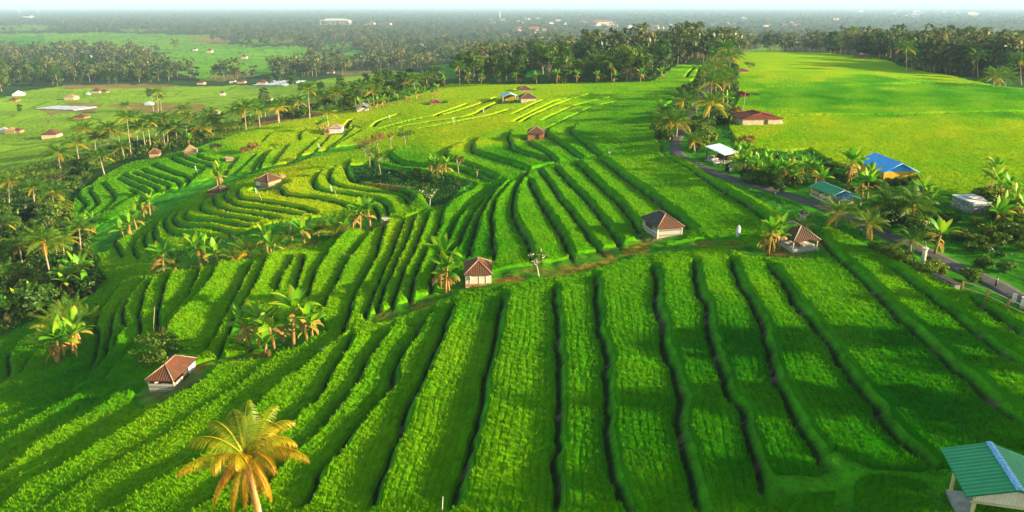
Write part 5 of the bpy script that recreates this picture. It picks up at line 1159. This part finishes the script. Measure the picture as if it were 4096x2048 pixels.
box_part('white_panel', (-wa * .55, -wb - .07, wh * .5), (wa * .7, .06, wh * .8), M_whitew, h5)
hut(708, 452, -24, 16, 20, 10, 6, 'tiny straw lean-to stuck to the brown roofed hut', M_plankb, M_thatch, caps=False)
hut(552, 484, -14, 48, 46, 5, 13, 'low dark brown roof sunk behind the terrace edge by the gully', M_plankb, M_brown)
h7, (wa, wb, wh, s) = hut(481, 388, 12, 30, 30, 10, 15, 'small thatched hut on the far terraces', M_plankb, M_thatch, caps=False); box_part('panel', (wa + .08, 0, wh * .5), (.06, wb * 1.2, wh * .8), M_bluewhite, h7)
hut(391, 394, 15, 26, 28, 11, 10, 'little orange brown hut at the end of the palm grove', M_plankb, M_terra)
hut(578, 404, 20, 20, 20, 5, 4, 'very low shed with a pinkish flat roof on the far terraces', M_plankb, M_ridge, kind='mono')
hut(846, 332, 4, 36, 40, 13, 8, 'field hut with white walls and a faded grey brown roof beside banana plants', M_whitew, M_ridge)
hut(824, 337, 4, 14, 30, 7, 5, 'brick coloured annex next to the white walled field hut', M_brickw, M_brown)
hut(1281, 254, 8, 42, 52, 13, 9, 'open shed with a pale blue metal roof on a brick base in the yellow field', M_brickw, M_metal, kind='gable', half=3, posts=True, cap=M_greymetal)
hut(1327, 255, 6, 42, 46, 11, 11, 'brown hip roofed hut attached beside the pale metal shed', M_cream, M_brown)
hut(1318, 229, 4, 36, 40, 6, 9, 'brown roofed hut standing alone behind the metal shed', M_cream, M_brown)
hut(1095, 261, 5, 28, 36, 5, 6, 'small pinkish brown roof in the middle of the yellow slope', M_brickw, M_terra)
hut(913, 279, 10, 34, 60, 11, 7, 'grey metal roofed house half hidden in bananas below the crest', M_whitew, M_greymetal, name='house', cat='house', kind='gable')
hut(1348, 348, -4, 44, 52, 16, 13, 'brick coloured hut with a brown hip roof on the round green terrace', M_brickw, M_brown, door=M_dark)
h11, (wa, wb, wh, s) = hut(1900, 314, 4, 108, 80, 21, 11, 'long cream walled house with a dark red roof across the road', M_cream, M_redroof, name='house', cat='house', door=M_dark, cap=M_redroof, rl=60)
box_part('side_room', (wa + 5 * s, -wb * .3, 6 * s), (12 * s, wb * .9, 13 * s), M_whitew, h11)
hut(1822, 293, 20, 36, 44, 9, 9, 'small brown roofed house tucked behind the big road palm', M_brickw, M_brown, name='house', cat='house')
hut(1868, 246, 0, 28, 32, 10, 5, 'dark red hut alone at the edge of the plateau field', M_redroof, M_redroof, kind='gable', caps=False)
hut(2165, 147, 0, 26, 30, 8, 6, 'pinkish hut under the dark trees at the plateau corner', M_brickw, M_brown)
hut(1862, 183, 10, 32, 36, 6, 6, 'brown roofed hut at the far road bend', M_brickw, M_brown)
sh, (wa, wb, wh, s) = hut(1814, 402, -50, 58, 62, 22, 14, 'roadside shelter with a pale blue white sloping metal roof', None, M_metal, 'roadside_shelter', 'shelter', kind='mono', ridge='y', open_=True, postm=M_dark)
box_part('counter', (0, wb * .4, .5), (wa * 1.4, .5, 1.0), M_dark, sh)
hb, (wa, wb, wh, s) = hut(2226, 446, 2, 88, 138, 29, 22, 'yellow walled house with a bright blue metal roof at the field edge', M_yellow, M_blue, 'house', 'house', kind='gable', posts=True, postm=M_dark, cap=M_metal, gable=M_blue, over=.16)
box_part('side_door', (-wa - .07, -wb * .2, wh * .42), (.06, wb * .7, wh * .8), M_dark, hb)
gs, (wa, wb, wh, s) = hut(2090, 502, 10, 62, 104, 22, 12, 'stall with a green metal roof along the road', None, M_green, 'roadside_stall', 'stall', kind='gable', open_=True, postm=M_post, cap=M_metal)
roof_obj('awning', [[(31 * s, -wb * 1.75, wh - 4 * s), (31 * s, -wb * 1.12, wh - 3 * s), (0, -wb * 1.12, wh + 7 * s), (0, -wb * 1.75, wh + 6 * s)], [(-31 * s, -wb * 1.12, wh - 3 * s), (-31 * s, -wb * 1.75, wh - 4 * s), (0, -wb * 1.75, wh + 6 * s), (0, -wb * 1.12, wh + 7 * s)]], plain('blue_tarp', (.03, .10, .26), .6, .3, 2), gs)
for x in (-1, 1): box_part('post', (x * 29 * s, -wb * 1.7, (wh - 4 * s) / 2), (.07, .07, wh - 4 * s), M_post, gs)
box_part('back_wall', (-wa, wb * .6, wh * .45), (.1, wb * .7, wh * .9), M_plankb, gs); box_part('counter', (wa * .1, -wb * .5, .45), (wa, .6, .9), M_brickw, gs)
hs, (wa, wb, wh, s) = hut(2440, 528, 4, 50, 84, 26, 0, 'grey rubble stone house with a flat white concrete roof', M_stone, plain('white_slab', (.66, .64, .66), .8, .15, 2), 'house', 'house', kind='flat', over=.04)
for i, (x, y) in enumerate(((.2, .45), (.25, -.1))): box_part('roof_slab', (wa * x, wb * y, wh + .32), (wa * 1.3, wb * .45, .14), plain('pinkish_slab', (.62, .52, .50), .8, .15, 2), hs)
# the green roofed hut that the lower corner of the view cuts
q = hit([(4014, 1872)], lambda x, y: Hb(x, y) + 2.9)[0]; q[2] -= 2.9
gh, (wa, wb, wh, s) = hut(0, 0, -14, 4.5, 4.3, 2.35, .75, 'hut with a green painted metal roof and blue ridge, nearest of all the huts', M_conc, M_green, kind='gable', P=Vector((q[0], q[1], ground(q[0:1], q[1:2])[0])), px=False, open_=True, postm=M_bamboo, caps=False, over=.3)
m_ = MB(); z1 = 3.1
for sx in (-1, 1): m_.box((sx * .09, 0, z1 + .012), (.20, 4.34, .025), 0, tilt=('Y', sx * .31))
m_.build('ridge_cap', M_bluecap, gh)
roof_obj('corrugated_gable', [[(-1.9, -2.0, 2.0), (1.9, -2.0, 2.0), (1.6, -1.98, 2.52), (0, -1.95, 2.85), (-1.6, -1.98, 2.52)]], ruv_mat('white_corrugated', [(.3, (.58, .50, .42)), (.7, (.75, .68, .60))], .12, 0, .05), gh, .05)
tube_part('rail', [(-2.0, -2.06, 2.0), (2.0, -2.06, 2.0)], .05, M_bamboo, gh)

# ------------------------------------------------------------------ houses of the valley
VH = [(132,345,8,38,110,9,12,M_cream,M_terra,'valley hut with a wide terracotta roof above the palm grove'),(12,333,0,22,60,7,6,M_whitew,M_greymetal,'pale walled shed at the left edge of the valley'),(31,334,5,26,70,7,8,M_plankb,M_thatch,'straw roofed house, middle of the three at the left edge of the valley'),
 (48,333,0,18,60,7,6,M_plankb,M_brown,'brown house right of the straw roofed one in the valley'),(181,250,0,26,110,8,6,M_cream,M_thatch,'straw roofed valley hut in the dry plot'),(245,233,0,22,120,5,8,M_cream,M_brown,'brown roofed valley house with a white front by the forest edge'),
 (263,232,0,20,120,3,6,M_plankb,M_brown,'low brown roofed house touching the white fronted one in the valley'),(48,240,12,24,150,4,9,M_whitew,M_metal,'pale metal roof at the foot of the left forest'),(206,297,0,30,100,5,7,M_brickw,M_terra,'reddish roof among the yellow valley fields'),
 (37,254,0,20,120,4,6,M_brickw,M_terra,'small orange roof below the left forest edge'),(676,256,0,18,80,8,5,M_whitew,M_brown,'white walled valley house under the round dark trees'),(661,211,0,24,200,5,6,M_cream,M_terra,'orange roofed house beside the silver plots'),
 (136,168,0,16,160,8,10,M_cream,M_brickw,'brick house in a gap of the valley grove'),(376,264,0,18,110,4,5,M_whitew,M_metal,'pale green roofed shed by the tall valley palms'),(545,287,0,16,80,6,6,M_cream,M_thatch,'straw topped hut on the brown valley plot'),
 (507,212,0,18,200,5,6,M_cream,M_brown,'leftmost house of the hamlet at the far side of the low fields'),(586,209,0,14,200,6,6,M_whitew,M_terra,'white house with a terracotta roof in the hamlet by the silver plots'),(608,209,0,20,200,4,5,M_cream,M_terra,'long orange roof in the hamlet by the silver plots'),
 (560,240,0,11,150,6,5,M_whitew,M_brown,'tiny white hut in the pale patch of the valley'),(222,238,0,9,120,3,3,M_whitew,M_metal,'tiny white shed in the green valley field'),(615,147,0,14,300,5,6,M_cream,M_brown,'house under a lone palm on the middle valley field'),
 (528,132,0,14,400,5,5,M_cream,M_brown,'house at the top edge of the middle valley field'),(491,127,0,10,400,4,3,M_whitew,M_terra,'little white house at the top edge of the middle valley field'),(228,145,0,7,300,4,3,M_whitew,M_metal,'small pale hut beyond the middle valley field'),
 (832,185,0,18,260,5,5,M_cream,M_terra,'orange roofed house at the tip of the valley field'),(72,44,0,20,1500,4,4,M_whitew,M_terra,'white building with an orange roof below the lattice masts'),(1060,118,0,26,500,3,5,M_whitew,M_metal,'white flat building standing in the dark far trees')]
for fx, fy, rz, W_, D_, wh_, ri, wm, rm, lab in VH:
    P_ = at(fx, fy); hut(fx, fy, rz, W_, min(D_, W_ * 1.0), wh_, ri, lab, wm, rm, 'house' if 'h' else '', 'house', over=.08, caps=False, P=P_)
# ------------------------------------------------------------------ the far town: small houses, each its own object
M_fwall = plain('town_wall', (.40, .33, .29), .9, .1, .3); M_froof = plain('town_roof', (.26, .09, .055), .9, .25, .2); M_fwhite = plain('town_white', (.42, .40, .38), .9, .05, .3)
def town_mesh(k):
    m_ = MB(); W_, D_, H_ = ((14, 10, 5), (22, 10, 6), (10, 10, 10))[k]
    m_.box((0, 0, H_ / 2 - 1), (W_, D_, H_ + 2), m=0)
    for x in range(int(W_ // 3)):
        m_.box((-W_ / 2 + 1.6 + 3 * x, -D_ / 2 - .03, H_ * .5), (1.2, .1, 1.5), m=2)
    a, b, h = W_ / 2 + .8, D_ / 2 + .8, b_ if False else D_ * .3
    q = [(-a, -b, H_), (a, -b, H_), (a, b, H_), (-a, b, H_), (-a + b, 0, H_ + h), (a - b, 0, H_ + h)]; i = [m_.vert(p) for p in q]
    m_.face((i[0], i[1], i[5], i[4]), 1); m_.face((i[2], i[3], i[4], i[5]), 1); m_.face((i[3], i[0], i[4]), 1); m_.face((i[1], i[2], i[5]), 1); m_.face((i[3], i[2], i[1], i[0]), 1)
    return m_
TOWN = []
for k in range(3):
    for wl in (M_fwall, M_fwhite): TOWN.append(town_mesh(k).mesh('town_house', [wl, M_froof, M_dark]))
for k in range(3): TOWN.append(town_mesh(k).mesh('town_house', [M_fwhite, M_fwhite, M_dark]))
def town_house(fx, fy, k, sc, label, group=None):
    o = link('town_house', TOWN[k]); o.location = at(fx, fy); o.rotation_euler = (0, 0, random.uniform(-.5, .5)); s = mpp(o.location) * sc / 14; o.scale = (s, s, s * (.5 if sc > 20 else .8))
    tag(o, label, 'house', group); return o
GT = 'houses of the far town'
for x, y in pts_in([(1290,84),(1480,80),(1490,68),(1720,64),(1760,72),(1740,88),(1660,94),(1480,92),(1300,92)], 46, 77): town_house(x, y, random.choice((0, 0, 1, 1, 2, 3, 4, 5, 6)), random.uniform(9, 16), 'white walled house with a red roof in the far town', GT)
for x, y in pts_in([(1180,52),(1280,50),(1330,40),(1500,56),(1460,66),(1240,62)], 16, 78): town_house(x, y, random.choice((0, 1, 4, 3)), random.uniform(7, 12), 'small pale house at the back of the far town', 'back houses of the far town')
for x, y in pts_in([(1760,62),(2000,58),(2010,68),(1780,74)], 14, 79): town_house(x, y, random.choice((1, 3, 6)), random.uniform(7, 13), 'white house in the loose row right of the far town', 'houses right of the far town')
for x, y in pts_in([(2140,30),(2300,26),(2480,34),(2540,42),(2300,44)], 22, 80): town_house(x, y, random.choice((1, 3, 6, 7)), random.uniform(6, 12), 'bright speck of a house on the hazy plain', 'houses on the hazy plain')
for fx, fy, k, sc, lab in ((845,62,7,46,'large pale hall among the far trees'),(1345,82,1,52,'long white building with a red roof at the near side of the far town'),(1312,78,1,38,'long red roofed building at the left end of the far town'),(1648,76,5,24,'tallest white block of the far town'),(1622,84,3,36,'broad white building before the tallest block of the far town'),(1512,64,3,40,'pair winged white building in the middle of the far town'),
        (1470,58,0,22,'pale house with a brown roof left of the middle of the far town'),(930,62,1,26,'brown roofed row of houses beyond the pale hall'),(970,63,1,26,'second brown roofed row of houses beyond the pale hall'),(2100,50,2,12,'white tower house standing alone at the plain'),(2300,42,6,18,'white house with red roof far out right'),(2440,38,7,24,'white sheds far out right'),(1870,48,6,12,'small white house behind the palms of the town')):
    town_house(fx, fy, k, sc, lab)
# lattice masts and the white mast
M_mast = plain('mast_paint', (.75, .55, .50), .6, .3, .05); M_mastw = plain('white_mast', (.82, .82, .84), .6, .05)
def mast(fx, fy, fy_top, w, label, mat, lattice=True):
    P = at(fx, fy); h = min(height_to(P, fy_top) if fy_top > -5 else 60, 62 - 3 - P.z); root = empty('radio_mast', P); s = w
    if lattice:
        for sx, sy in ((1, 1), (-1, 1), (-1, -1), (1, -1)): tube_part('leg', [(sx * s, sy * s, -1), (sx * s * .25, sy * s * .25, h)], .35, mat, root, 5)
        m_ = MB()
        for i in range(12):
            f0, f1 = i / 12, (i + 1) / 12; a, b = s * (1 - .75 * f0), s * (1 - .75 * f1)
            for c in ((1, 1, -1, 1), (-1, 1, -1, -1), (-1, -1, 1, -1), (1, -1, 1, 1)): m_.tube([(c[0] * a, c[1] * a, h * f0), (c[2] * b, c[3] * b, h * f1)], .2, 4); m_.tube([(c[0] * a, c[1] * a, h * f0), (c[2] * a, c[3] * a, h * f0)], .2, 4)
        m_.build('bracing', mat, root)
    else: tube_part('pole', [(0, 0, -1), (0, 0, h * .5), (0, 0, h)], [s, s * .7, s * .15], mat, root, 8); tube_part('antenna', [(0, 0, h), (0, 0, h + 4)], .2, mat, root, 5)
    tag(root, label, 'mast'); return root
mast(50, 36, 0, 3.2, 'red and white lattice mast, left one of two on the hazy horizon', M_mast)
mast(97, 34, 0, 3.2, 'lattice mast on the hazy horizon, right of its twin', M_mast)
mast(1258, 49, 18, 2.4, 'slender white mast rising from the far town', M_mastw, False)
# ------------------------------------------------------------------ small things
M_streamer = plain('pale_green_plastic', (.22, .5, .3), .6, .15, 2)
def streamer(fx, fy, dx, label):
    P = at(fx, fy); root = empty('bird_scarer', P); s = mpp(P); h = 2.6
    pts = [(0, 0, -.2), (dx * .25, 0, h * .55), (dx * .75, 0, h * .95)]; tube_part('pole', pts, [.035, .028, .018], M_bamboo, root, 5)
    m_ = MB(); x = dx * .75; n = 5; prev = None
    for i in range(n + 1):
        z = h * .95 - 1.1 * i / n; w = .11 + .03 * math.sin(i * 2); y = .10 * math.sin(i * 1.3); a = m_.vert((x - w + .05 * i, y, z)); b = m_.vert((x + w + .05 * i, y + .08, z))
        if prev: m_.face((prev[0], prev[1], b, a))
        prev = (a, b)
    m_.build('streamer', M_streamer, root); tag(root, label, 'bird scarer', 'plastic bird scarers in the rice'); return root
for fx, fy, dx, lab in ((660,508,-1.4,'pale green streamer on a bent pole below the brown roofed hut'),(850,502,-1.5,'pale green streamer in the middle of the curved yellow terraces'),(812,388,-1.2,'pale green streamer beside the bare bank of the far terraces'),(985,312,-.8,'small pale green streamer near the rusty tree in the yellow field'),(1145,320,-.8,'thin pale green streamer low in the yellow field'),(1222,296,-.9,'white green streamer left of the metal shed in the yellow field'),(498,440,-.6,'white rag on a stick amid the far spur terraces')):
    streamer(fx, fy, dx, lab)
# white cloth hung on a stick
P = at(1855, 603); root = empty('scarecrow', P); tag(root, 'white cloth hung on a stick as a scarecrow by the pavilion path', 'scarecrow')
tube_part('stick', [(0, 0, -.2), (.03, 0, 1.75)], .03, M_bamboo, root, 5); tube_part('crossbar', [(-.28, 0, 1.35), (.3, .02, 1.3)], .022, M_bamboo, root, 5)
m_ = MB(); rings = []
for j, (z, r) in enumerate(((1.72, .05), (1.6, .13), (1.35, .20), (1.0, .25), (.65, .24), (.35, .15))): rings.append([m_.vert((math.cos(k * .6283) * r * (1 + .25 * math.sin(3 * k + j)), math.sin(k * .6283) * r * .6, z + .05 * math.sin(k * 2))) for k in range(10)])
for j in range(5):
    for k in range(10): m_.face((rings[j][k], rings[j][(k + 1) % 10], rings[j + 1][(k + 1) % 10], rings[j + 1][k]), 0, True)
m_.build('cloth', plain('white_blue_cloth', (.46, .50, .58), .8, .1), root)
# shrine by the pavilion
P = at(2016, 577); root = empty('stone_shrine', P, .3); tag(root, 'dark stone shrine pillar with a mossy cap behind the pavilion', 'shrine')
box_part('base', (0, 0, .2), (.9, .9, .8), M_stone, root); box_part('pillar', (0, 0, 1.1), (.5, .5, 1.05), M_conc, root); box_part('seat', (0, 0, 1.72), (.8, .8, .2), M_stone, root)
m_ = MB(); i = [m_.vert(p) for p in ((-.4, -.4, 1.83), (.4, -.4, 1.83), (.4, .4, 1.83), (-.4, .4, 1.83), (0, 0, 2.3))]
for f in ((0, 1, 4), (1, 2, 4), (2, 3, 4), (3, 0, 4), (3, 2, 1, 0)): m_.face([i[k] for k in f])
m_.build('cap', M_dark, root)
P = at(1533, 395); root = empty('offering_post', P); tag(root, 'tiny cream offering post on the ridge path above the long strips', 'post')
tube_part('post', [(0, 0, -.2), (0, 0, .55)], .06, M_bamboo, root, 6); box_part('tray', (0, 0, .72), (.34, .34, .3), M_post, root)
# pillar, bollards, stumps and the bamboo rail by the road
P = at(2321, 662); root = empty('gate_pillar', P); tag(root, 'cream masonry pillar with a wider cap beside the road', 'pillar')
tube_part('shaft', [(0, 0, -.3), (0, 0, .75), (0, 0, 1.5)], [.24, .21, .20], M_post, root, 10); tube_part('cap', [(0, 0, 1.5), (0, 0, 1.64)], .29, M_post, root, 10); tube_part('lamp_stub', [(0, 0, 1.64), (0, 0, 1.85)], .07, M_conc, root, 6)
for fx, fy, lab in ((1949,499,'black roadside bollard opposite the green roofed stall'),(2165,592,'black roadside bollard near the small young palms'),(2504,722,'black and white bollard beside the road above the bamboo rail')):
    P = at(fx, fy); root = empty('bollard', P); tag(root, lab, 'bollard'); tube_part('shaft', [(0, 0, -.2), (0, 0, .62)], .085, M_black, root, 8); tube_part('band', [(0, 0, .62), (0, 0, .82)], .095, M_whitew, root, 8)
    tube_part('cap', [(0, 0, .82), (0, 0, .92)], [.10, .05], M_black, root, 8)
for fx, fy, h, lab in ((2549,762,.75,'short cream stump post at the road edge'),(2570,776,.95,'taller cream stump post at the picture corner of the road')):
    P = at(fx, fy); root = empty('stump_post', P); tag(root, lab, 'post'); tube_part('shaft', [(0, 0, -.3), (0, 0, h)], [.19, .16], M_post, root, 9); tube_part('top', [(0, 0, h), (0, 0, h + .06)], .19, M_post, root, 9)
fp_ = [at(2416, 742), at(2478, 768), at(2530, 790), at(2590, 815)]; root = empty('bamboo_fence', fp_[0]); tag(root, 'rail fence of bamboo with brown posts below the road', 'fence')
tops = []
for q in fp_:
    d_ = q - fp_[0]; tube_part('post', [(d_.x, d_.y, d_.z - .4), (d_.x, d_.y, d_.z + 1.25)], .10, M_stem, root, 7); tops.append((d_.x, d_.y, d_.z + 1.2))
for a, b in zip(tops[:-1], tops[1:]): tube_part('rail', [a, b], .05, M_bamboo, root, 6)
for a, b in zip(tops[:-1], tops[1:]): tube_part('rail', [(a[0], a[1], a[2] - .55), (b[0], b[1], b[2] - .55)], .035, M_bamboo, root, 6)
wq = [at(2348, 708), at(2405, 735)]; root = empty('stone_wall', wq[0]); tag(root, 'low dark rubble retaining wall below the shrubs of the road', 'wall'); d_ = wq[1] - wq[0]
w_ = box_part('wall', (d_.x / 2, d_.y / 2, d_.z / 2 + .2), (d_.length, .6, .9), M_stone, root, math.atan2(d_.y, d_.x)); box_part('coping', (d_.x / 2, d_.y / 2, d_.z / 2 + .68), (d_.length + .1, .7, .1), M_dark, root, math.atan2(d_.y, d_.x))
# bamboo pole and dry bundle at the terracotta hut
P = at(398, 880); root = empty('bamboo_pole', P); tag(root, 'tall thin leaning bamboo pole behind the bushy tree', 'pole'); hh = height_to(P, 772); tube_part('pole', [(0, 0, -.3), (-.1, 0, hh * .5), (top_x(P, hh, 389), 0, hh)], [.03, .025, .018], M_bamboo, root, 6)
P = at(413, 872); root = empty('straw_bundle', P); tag(root, 'upright orange dry straw bundle by the bushy tree', 'straw bundle'); m_ = MB()
for k in range(26): a = k * 2.4; r_ = .05 + .012 * k; m_.tube([(math.cos(a) * r_ * .5, math.sin(a) * r_ * .5, -.1), (math.cos(a) * r_ * 1.3, math.sin(a) * r_ * 1.3, 1.9 + .25 * math.sin(k * 3))], [.03, .012], 4)
m_.build('straw', M_stem, root); tube_part('tie', [(0, 0, .8), (0, 0, .9)], .27, M_bamboo, root, 8)
P = at(1868, 302); root = empty('thin_pole', P); tag(root, 'very tall thin pole in front of the long red roofed house', 'pole'); hh = height_to(P, 232); tube_part('pole', [(0, 0, -.3), (0, 0, hh)], [.06, .03], M_conc, root, 6)
P = at(1111, 1300); root = empty('bamboo_stake', P); tag(root, 'thin white stake leaning in the nearest rice strip', 'stake'); tube_part('stake', [(0, 0, -.2), (.12, 0, 1.5)], [.03, .02], M_post, root, 5)
# stones of the ditch and slabs
def stone(fx, fy, s, label, dx=0):
    P = at(fx, fy, dx); rng = random.Random(int(fx * 3 + fy + dx * 10)); bm = bmesh.new(); bmesh.ops.create_icosphere(bm, subdivisions=2, radius=1)
    for v in bm.verts: v.co = Vector((v.co.x * s * 1.3, v.co.y * s, v.co.z * s * .7)) * (1 + rng.uniform(-.14, .14))
    me = bpy.data.meshes.new('stone'); bm.to_mesh(me); bm.free(); me.materials.append(M_conc); o = link('stone', me); o.location = P; tag(o, label, 'stone', 'stones of the ditch')
for fx, fy, s in ((800,870,.5),(808,864,.4),(815,858,.5),(823,853,.4),(792,876,.35),(785,880,.4),(776,884,.3)): stone(fx, fy, s, 'grey stone in the ditch beside the big banana clump')
for fx, fy, lab in ((1787,398,'stone slab bench nearest the shelter at the road'),(1796,405,'middle stone slab bench by the shelter'),(1804,413,'stone slab bench lowest on the road by the shelter')):
    P = at(fx, fy); root = empty('slab_bench', P, .7); tag(root, lab, 'bench'); box_part('top', (0, 0, .42), (1.7, .55, .12), M_conc, root)
    for x in (-.6, .6): box_part('leg', (x, 0, .12), (.18, .45, .5), M_conc, root)
P = at(1829, 428); root = empty('black_drum', P); tag(root, 'black plastic drum on the road before the shelter', 'drum'); tube_part('body', [(0, 0, 0), (0, 0, .5), (0, 0, 1.05)], [.33, .37, .33], M_black, root, 12); tube_part('lid', [(0, 0, 1.05), (0, 0, 1.12)], .36, M_black, root, 12)
P = at(1839, 432); root = empty('white_bucket', P); tag(root, 'white bucket standing on the road verge', 'bucket'); tube_part('body', [(0, 0, 0), (0, 0, .55)], [.2, .26], M_whitew, root, 12); tube_part('rim', [(0, 0, .55), (0, 0, .6)], .29, M_bluewhite, root, 12)
P = at(975, 552); root = empty('concrete_slab', P, .3); tag(root, 'grey concrete slab bridging the ditch at the head of the strips', 'slab'); box_part('slab', (0, 0, .25), (1.8, 1.0, .16), M_conc, root); box_part('support', (0, 0, .05), (1.2, .8, .3), M_stone, root)
P = at(2482, 632); root = empty('plastic_sheet', P); tag(root, 'crumpled pale blue plastic sheet lying in the tall grass', 'plastic sheet'); m_ = MB(); nn_ = 7; g = [[m_.vert(((i - 3) * .17, (j - 2) * .14, .3 + .22 * math.sin(i * 1.9 + j) * math.cos(j * 1.3))) for j in range(5)] for i in range(nn_)]
for i in range(nn_ - 1):
    for j in range(4): m_.face((g[i][j], g[i + 1][j], g[i + 1][j + 1], g[i][j + 1]), 0, True)
m_.build('sheet', M_bluewhite, root)
# plastic covered beds in the valley
def beds(corner, along, step, n, w, label, group, mats):
    a0 = np.array(corner, float); a1 = np.array(along, float); st = np.array(step, float)
    for k in range(n):
        p, q = at(*(a0 + st * k)), at(*(a1 + st * k)); m_ = MB(); nn = 14; prev = None; d = (q - p); sd = Vector((-d.y, d.x, 0)).normalized()
        for i in range(nn + 1):
            c = p.lerp(q, i / nn); gz = float(ground(np.array([c.x]), np.array([c.y]))[0]); ring = [m_.vert((c.x + sd.x * o_ - p.x, c.y + sd.y * o_ - p.y, gz + z_ - p.z)) for o_, z_ in ((-w, -.1), (-w * .8, .28), (0, .36), (w * .8, .28), (w, -.1))]
            if prev:
                for e in range(4): m_.face((prev[e], prev[e + 1], ring[e + 1], ring[e]), 0, True)
            prev = ring
        o = m_.build('mulch_bed', mats[k % len(mats)]); o.location = p; tag(o, label, 'plastic covered bed', group)
M_mulch = plain('silver_mulch', (.50, .54, .60), .45, .2, .3, .5); M_mulch2 = plain('grey_mulch', (.26, .28, .32), .6, .3, .3)
beds((92, 275), (150, 267), (11, .35), 9, 2.2, 'silver plastic covered bed in the plot on the left of the valley', 'silver beds of the left plot', [M_mulch, M_mulch2])
beds((636, 216), (690, 203.5), (12, .0), 7, 2.6, 'silver plastic covered bed in the plot by the hamlet', 'silver beds by the hamlet', [M_mulch, M_mulch2, M_mulch])
# ------------------------------------------------------------------ people far down the road and in the valley
M_skin = plain('skin', (.30, .16, .09), .6, .1); M_hair = plain('black_hair', (.012, .010, .010), .7, .1)
def person(fx, fy, rz, shirt, trousers, label, stride=.18):
    P = at(fx, fy); root = empty('person', P, rz); tag(root, label, 'person')
    me = bpy.data.meshes.new('body'); s_ = stride
    vs = [(0, 0, .92), (0, 0, 1.18), (0, 0, 1.40), (0, 0, 1.50), (0, .02, 1.60), (0, .02, 1.70), (.20, 0, 1.38), (.25, .02, 1.12), (.26, -.08, .88), (-.20, 0, 1.38), (-.25, .02, 1.12), (-.26, -.08, .88), (.10, 0, .88), (.11, -s_, .48), (.11, -s_ * .6, .06), (.11, -s_ * .6 - .14, .03), (-.10, 0, .88), (-.11, s_, .48), (-.11, s_ * 1.5, .06), (-.11, s_ * 1.5 - .14, .03)]
    ed = [(0, 1), (1, 2), (2, 3), (3, 4), (4, 5), (2, 6), (6, 7), (7, 8), (2, 9), (9, 10), (10, 11), (0, 12), (12, 13), (13, 14), (14, 15), (0, 16), (16, 17), (17, 18), (18, 19)]
    rd_ = [.14, .13, .15, .06, .095, .085, .065, .05, .035, .065, .05, .035, .095, .065, .045, .04, .095, .065, .045, .04]
    me.from_pydata(vs, ed, []); o = link('body', me); o.modifiers.new('s', 'SKIN'); u = o.modifiers.new('u', 'SUBSURF'); u.levels = 1; u.render_levels = 1
    for i, r_ in enumerate(rd_): me.skin_vertices[0].data[i].radius = (r_, r_ * .85)
    me.skin_vertices[0].data[0].use_root = True
    dg = bpy.context.evaluated_depsgraph_get(); m2 = bpy.data.meshes.new_from_object(o.evaluated_get(dg)); bpy.data.objects.remove(o)
    m2.materials.clear(); m2.materials.append(M_skin); link('body', m2, root)
    m_ = MB(); m_.tube([(0, 0, .86), (0, 0, 1.15), (0, 0, 1.38), (0, 0, 1.47)], [.17, .165, .185, .09], 10); 
    for sx in (-1, 1): m_.tube([(sx * .16, 0, 1.40), (sx * .245, .02, 1.14)], [.09, .075], 8)
    m_.build('shirt', shirt, root); m_ = MB(); m_.tube([(0, 0, .95), (0, 0, .80)], [.165, .17], 10)
    for q in (((.10, 0, .86), (.11, -s_, .48), (.11, -s_ * .6, .12)), ((-.10, 0, .86), (-.11, s_, .48), (-.11, s_ * 1.5, .12))): m_.tube(q, [.11, .085, .07], 8)
    m_.build('trousers', trousers, root); m_ = MB(); m_.tube([(0, .03, 1.60), (0, .03, 1.70), (0, .02, 1.77)], [.105, .105, .04], 10); m_.build('hair', M_hair, root); return root
M_dk = plain('dark_cloth', (.03, .03, .05), .8, .2); M_pl = plain('pale_cloth', (.55, .55, .6), .8, .1)
person(1745, 279, 2.9, M_dk, M_dk, 'person in dark clothes walking up the far road, left of a pair'); person(1750, 280, 3.1, M_dk, M_pl, 'person in a dark top and pale trousers walking beside another on the far road')
person(1740, 274, 3.2, M_pl, M_dk, 'person in a pale top ahead of the pair on the far road'); person(122, 311, 1.0, M_dk, M_dk, 'lone person in dark clothes standing in the yellow valley field')
# ------------------------------------------------------------------ haze
HZ0, HZ1, HDENS = -40.0, 150.0, 1.25e-4
mb = MB(); mb.box((0, 11000, (HZ0 + HZ1) / 2), (44000, 26000, HZ1 - HZ0))
t = bpy.data.materials.new('haze'); t.use_nodes = True; x = t.node_tree
x.nodes.remove(x.nodes['Principled BSDF']); pv = x.nodes.new('ShaderNodeVolumePrincipled')
pv.inputs['Color'].default_value = (.48, .70, 1.0, 1); pv.inputs['Density'].default_value = HDENS; pv.inputs['Anisotropy'].default_value = 0.0
x.links.new(pv.outputs[0], x.nodes['Material Output'].inputs['Volume'])
hz = mb.build('haze', t); tag(hz, 'thin blue haze over the plain and valley', 'haze', kind='stuff')
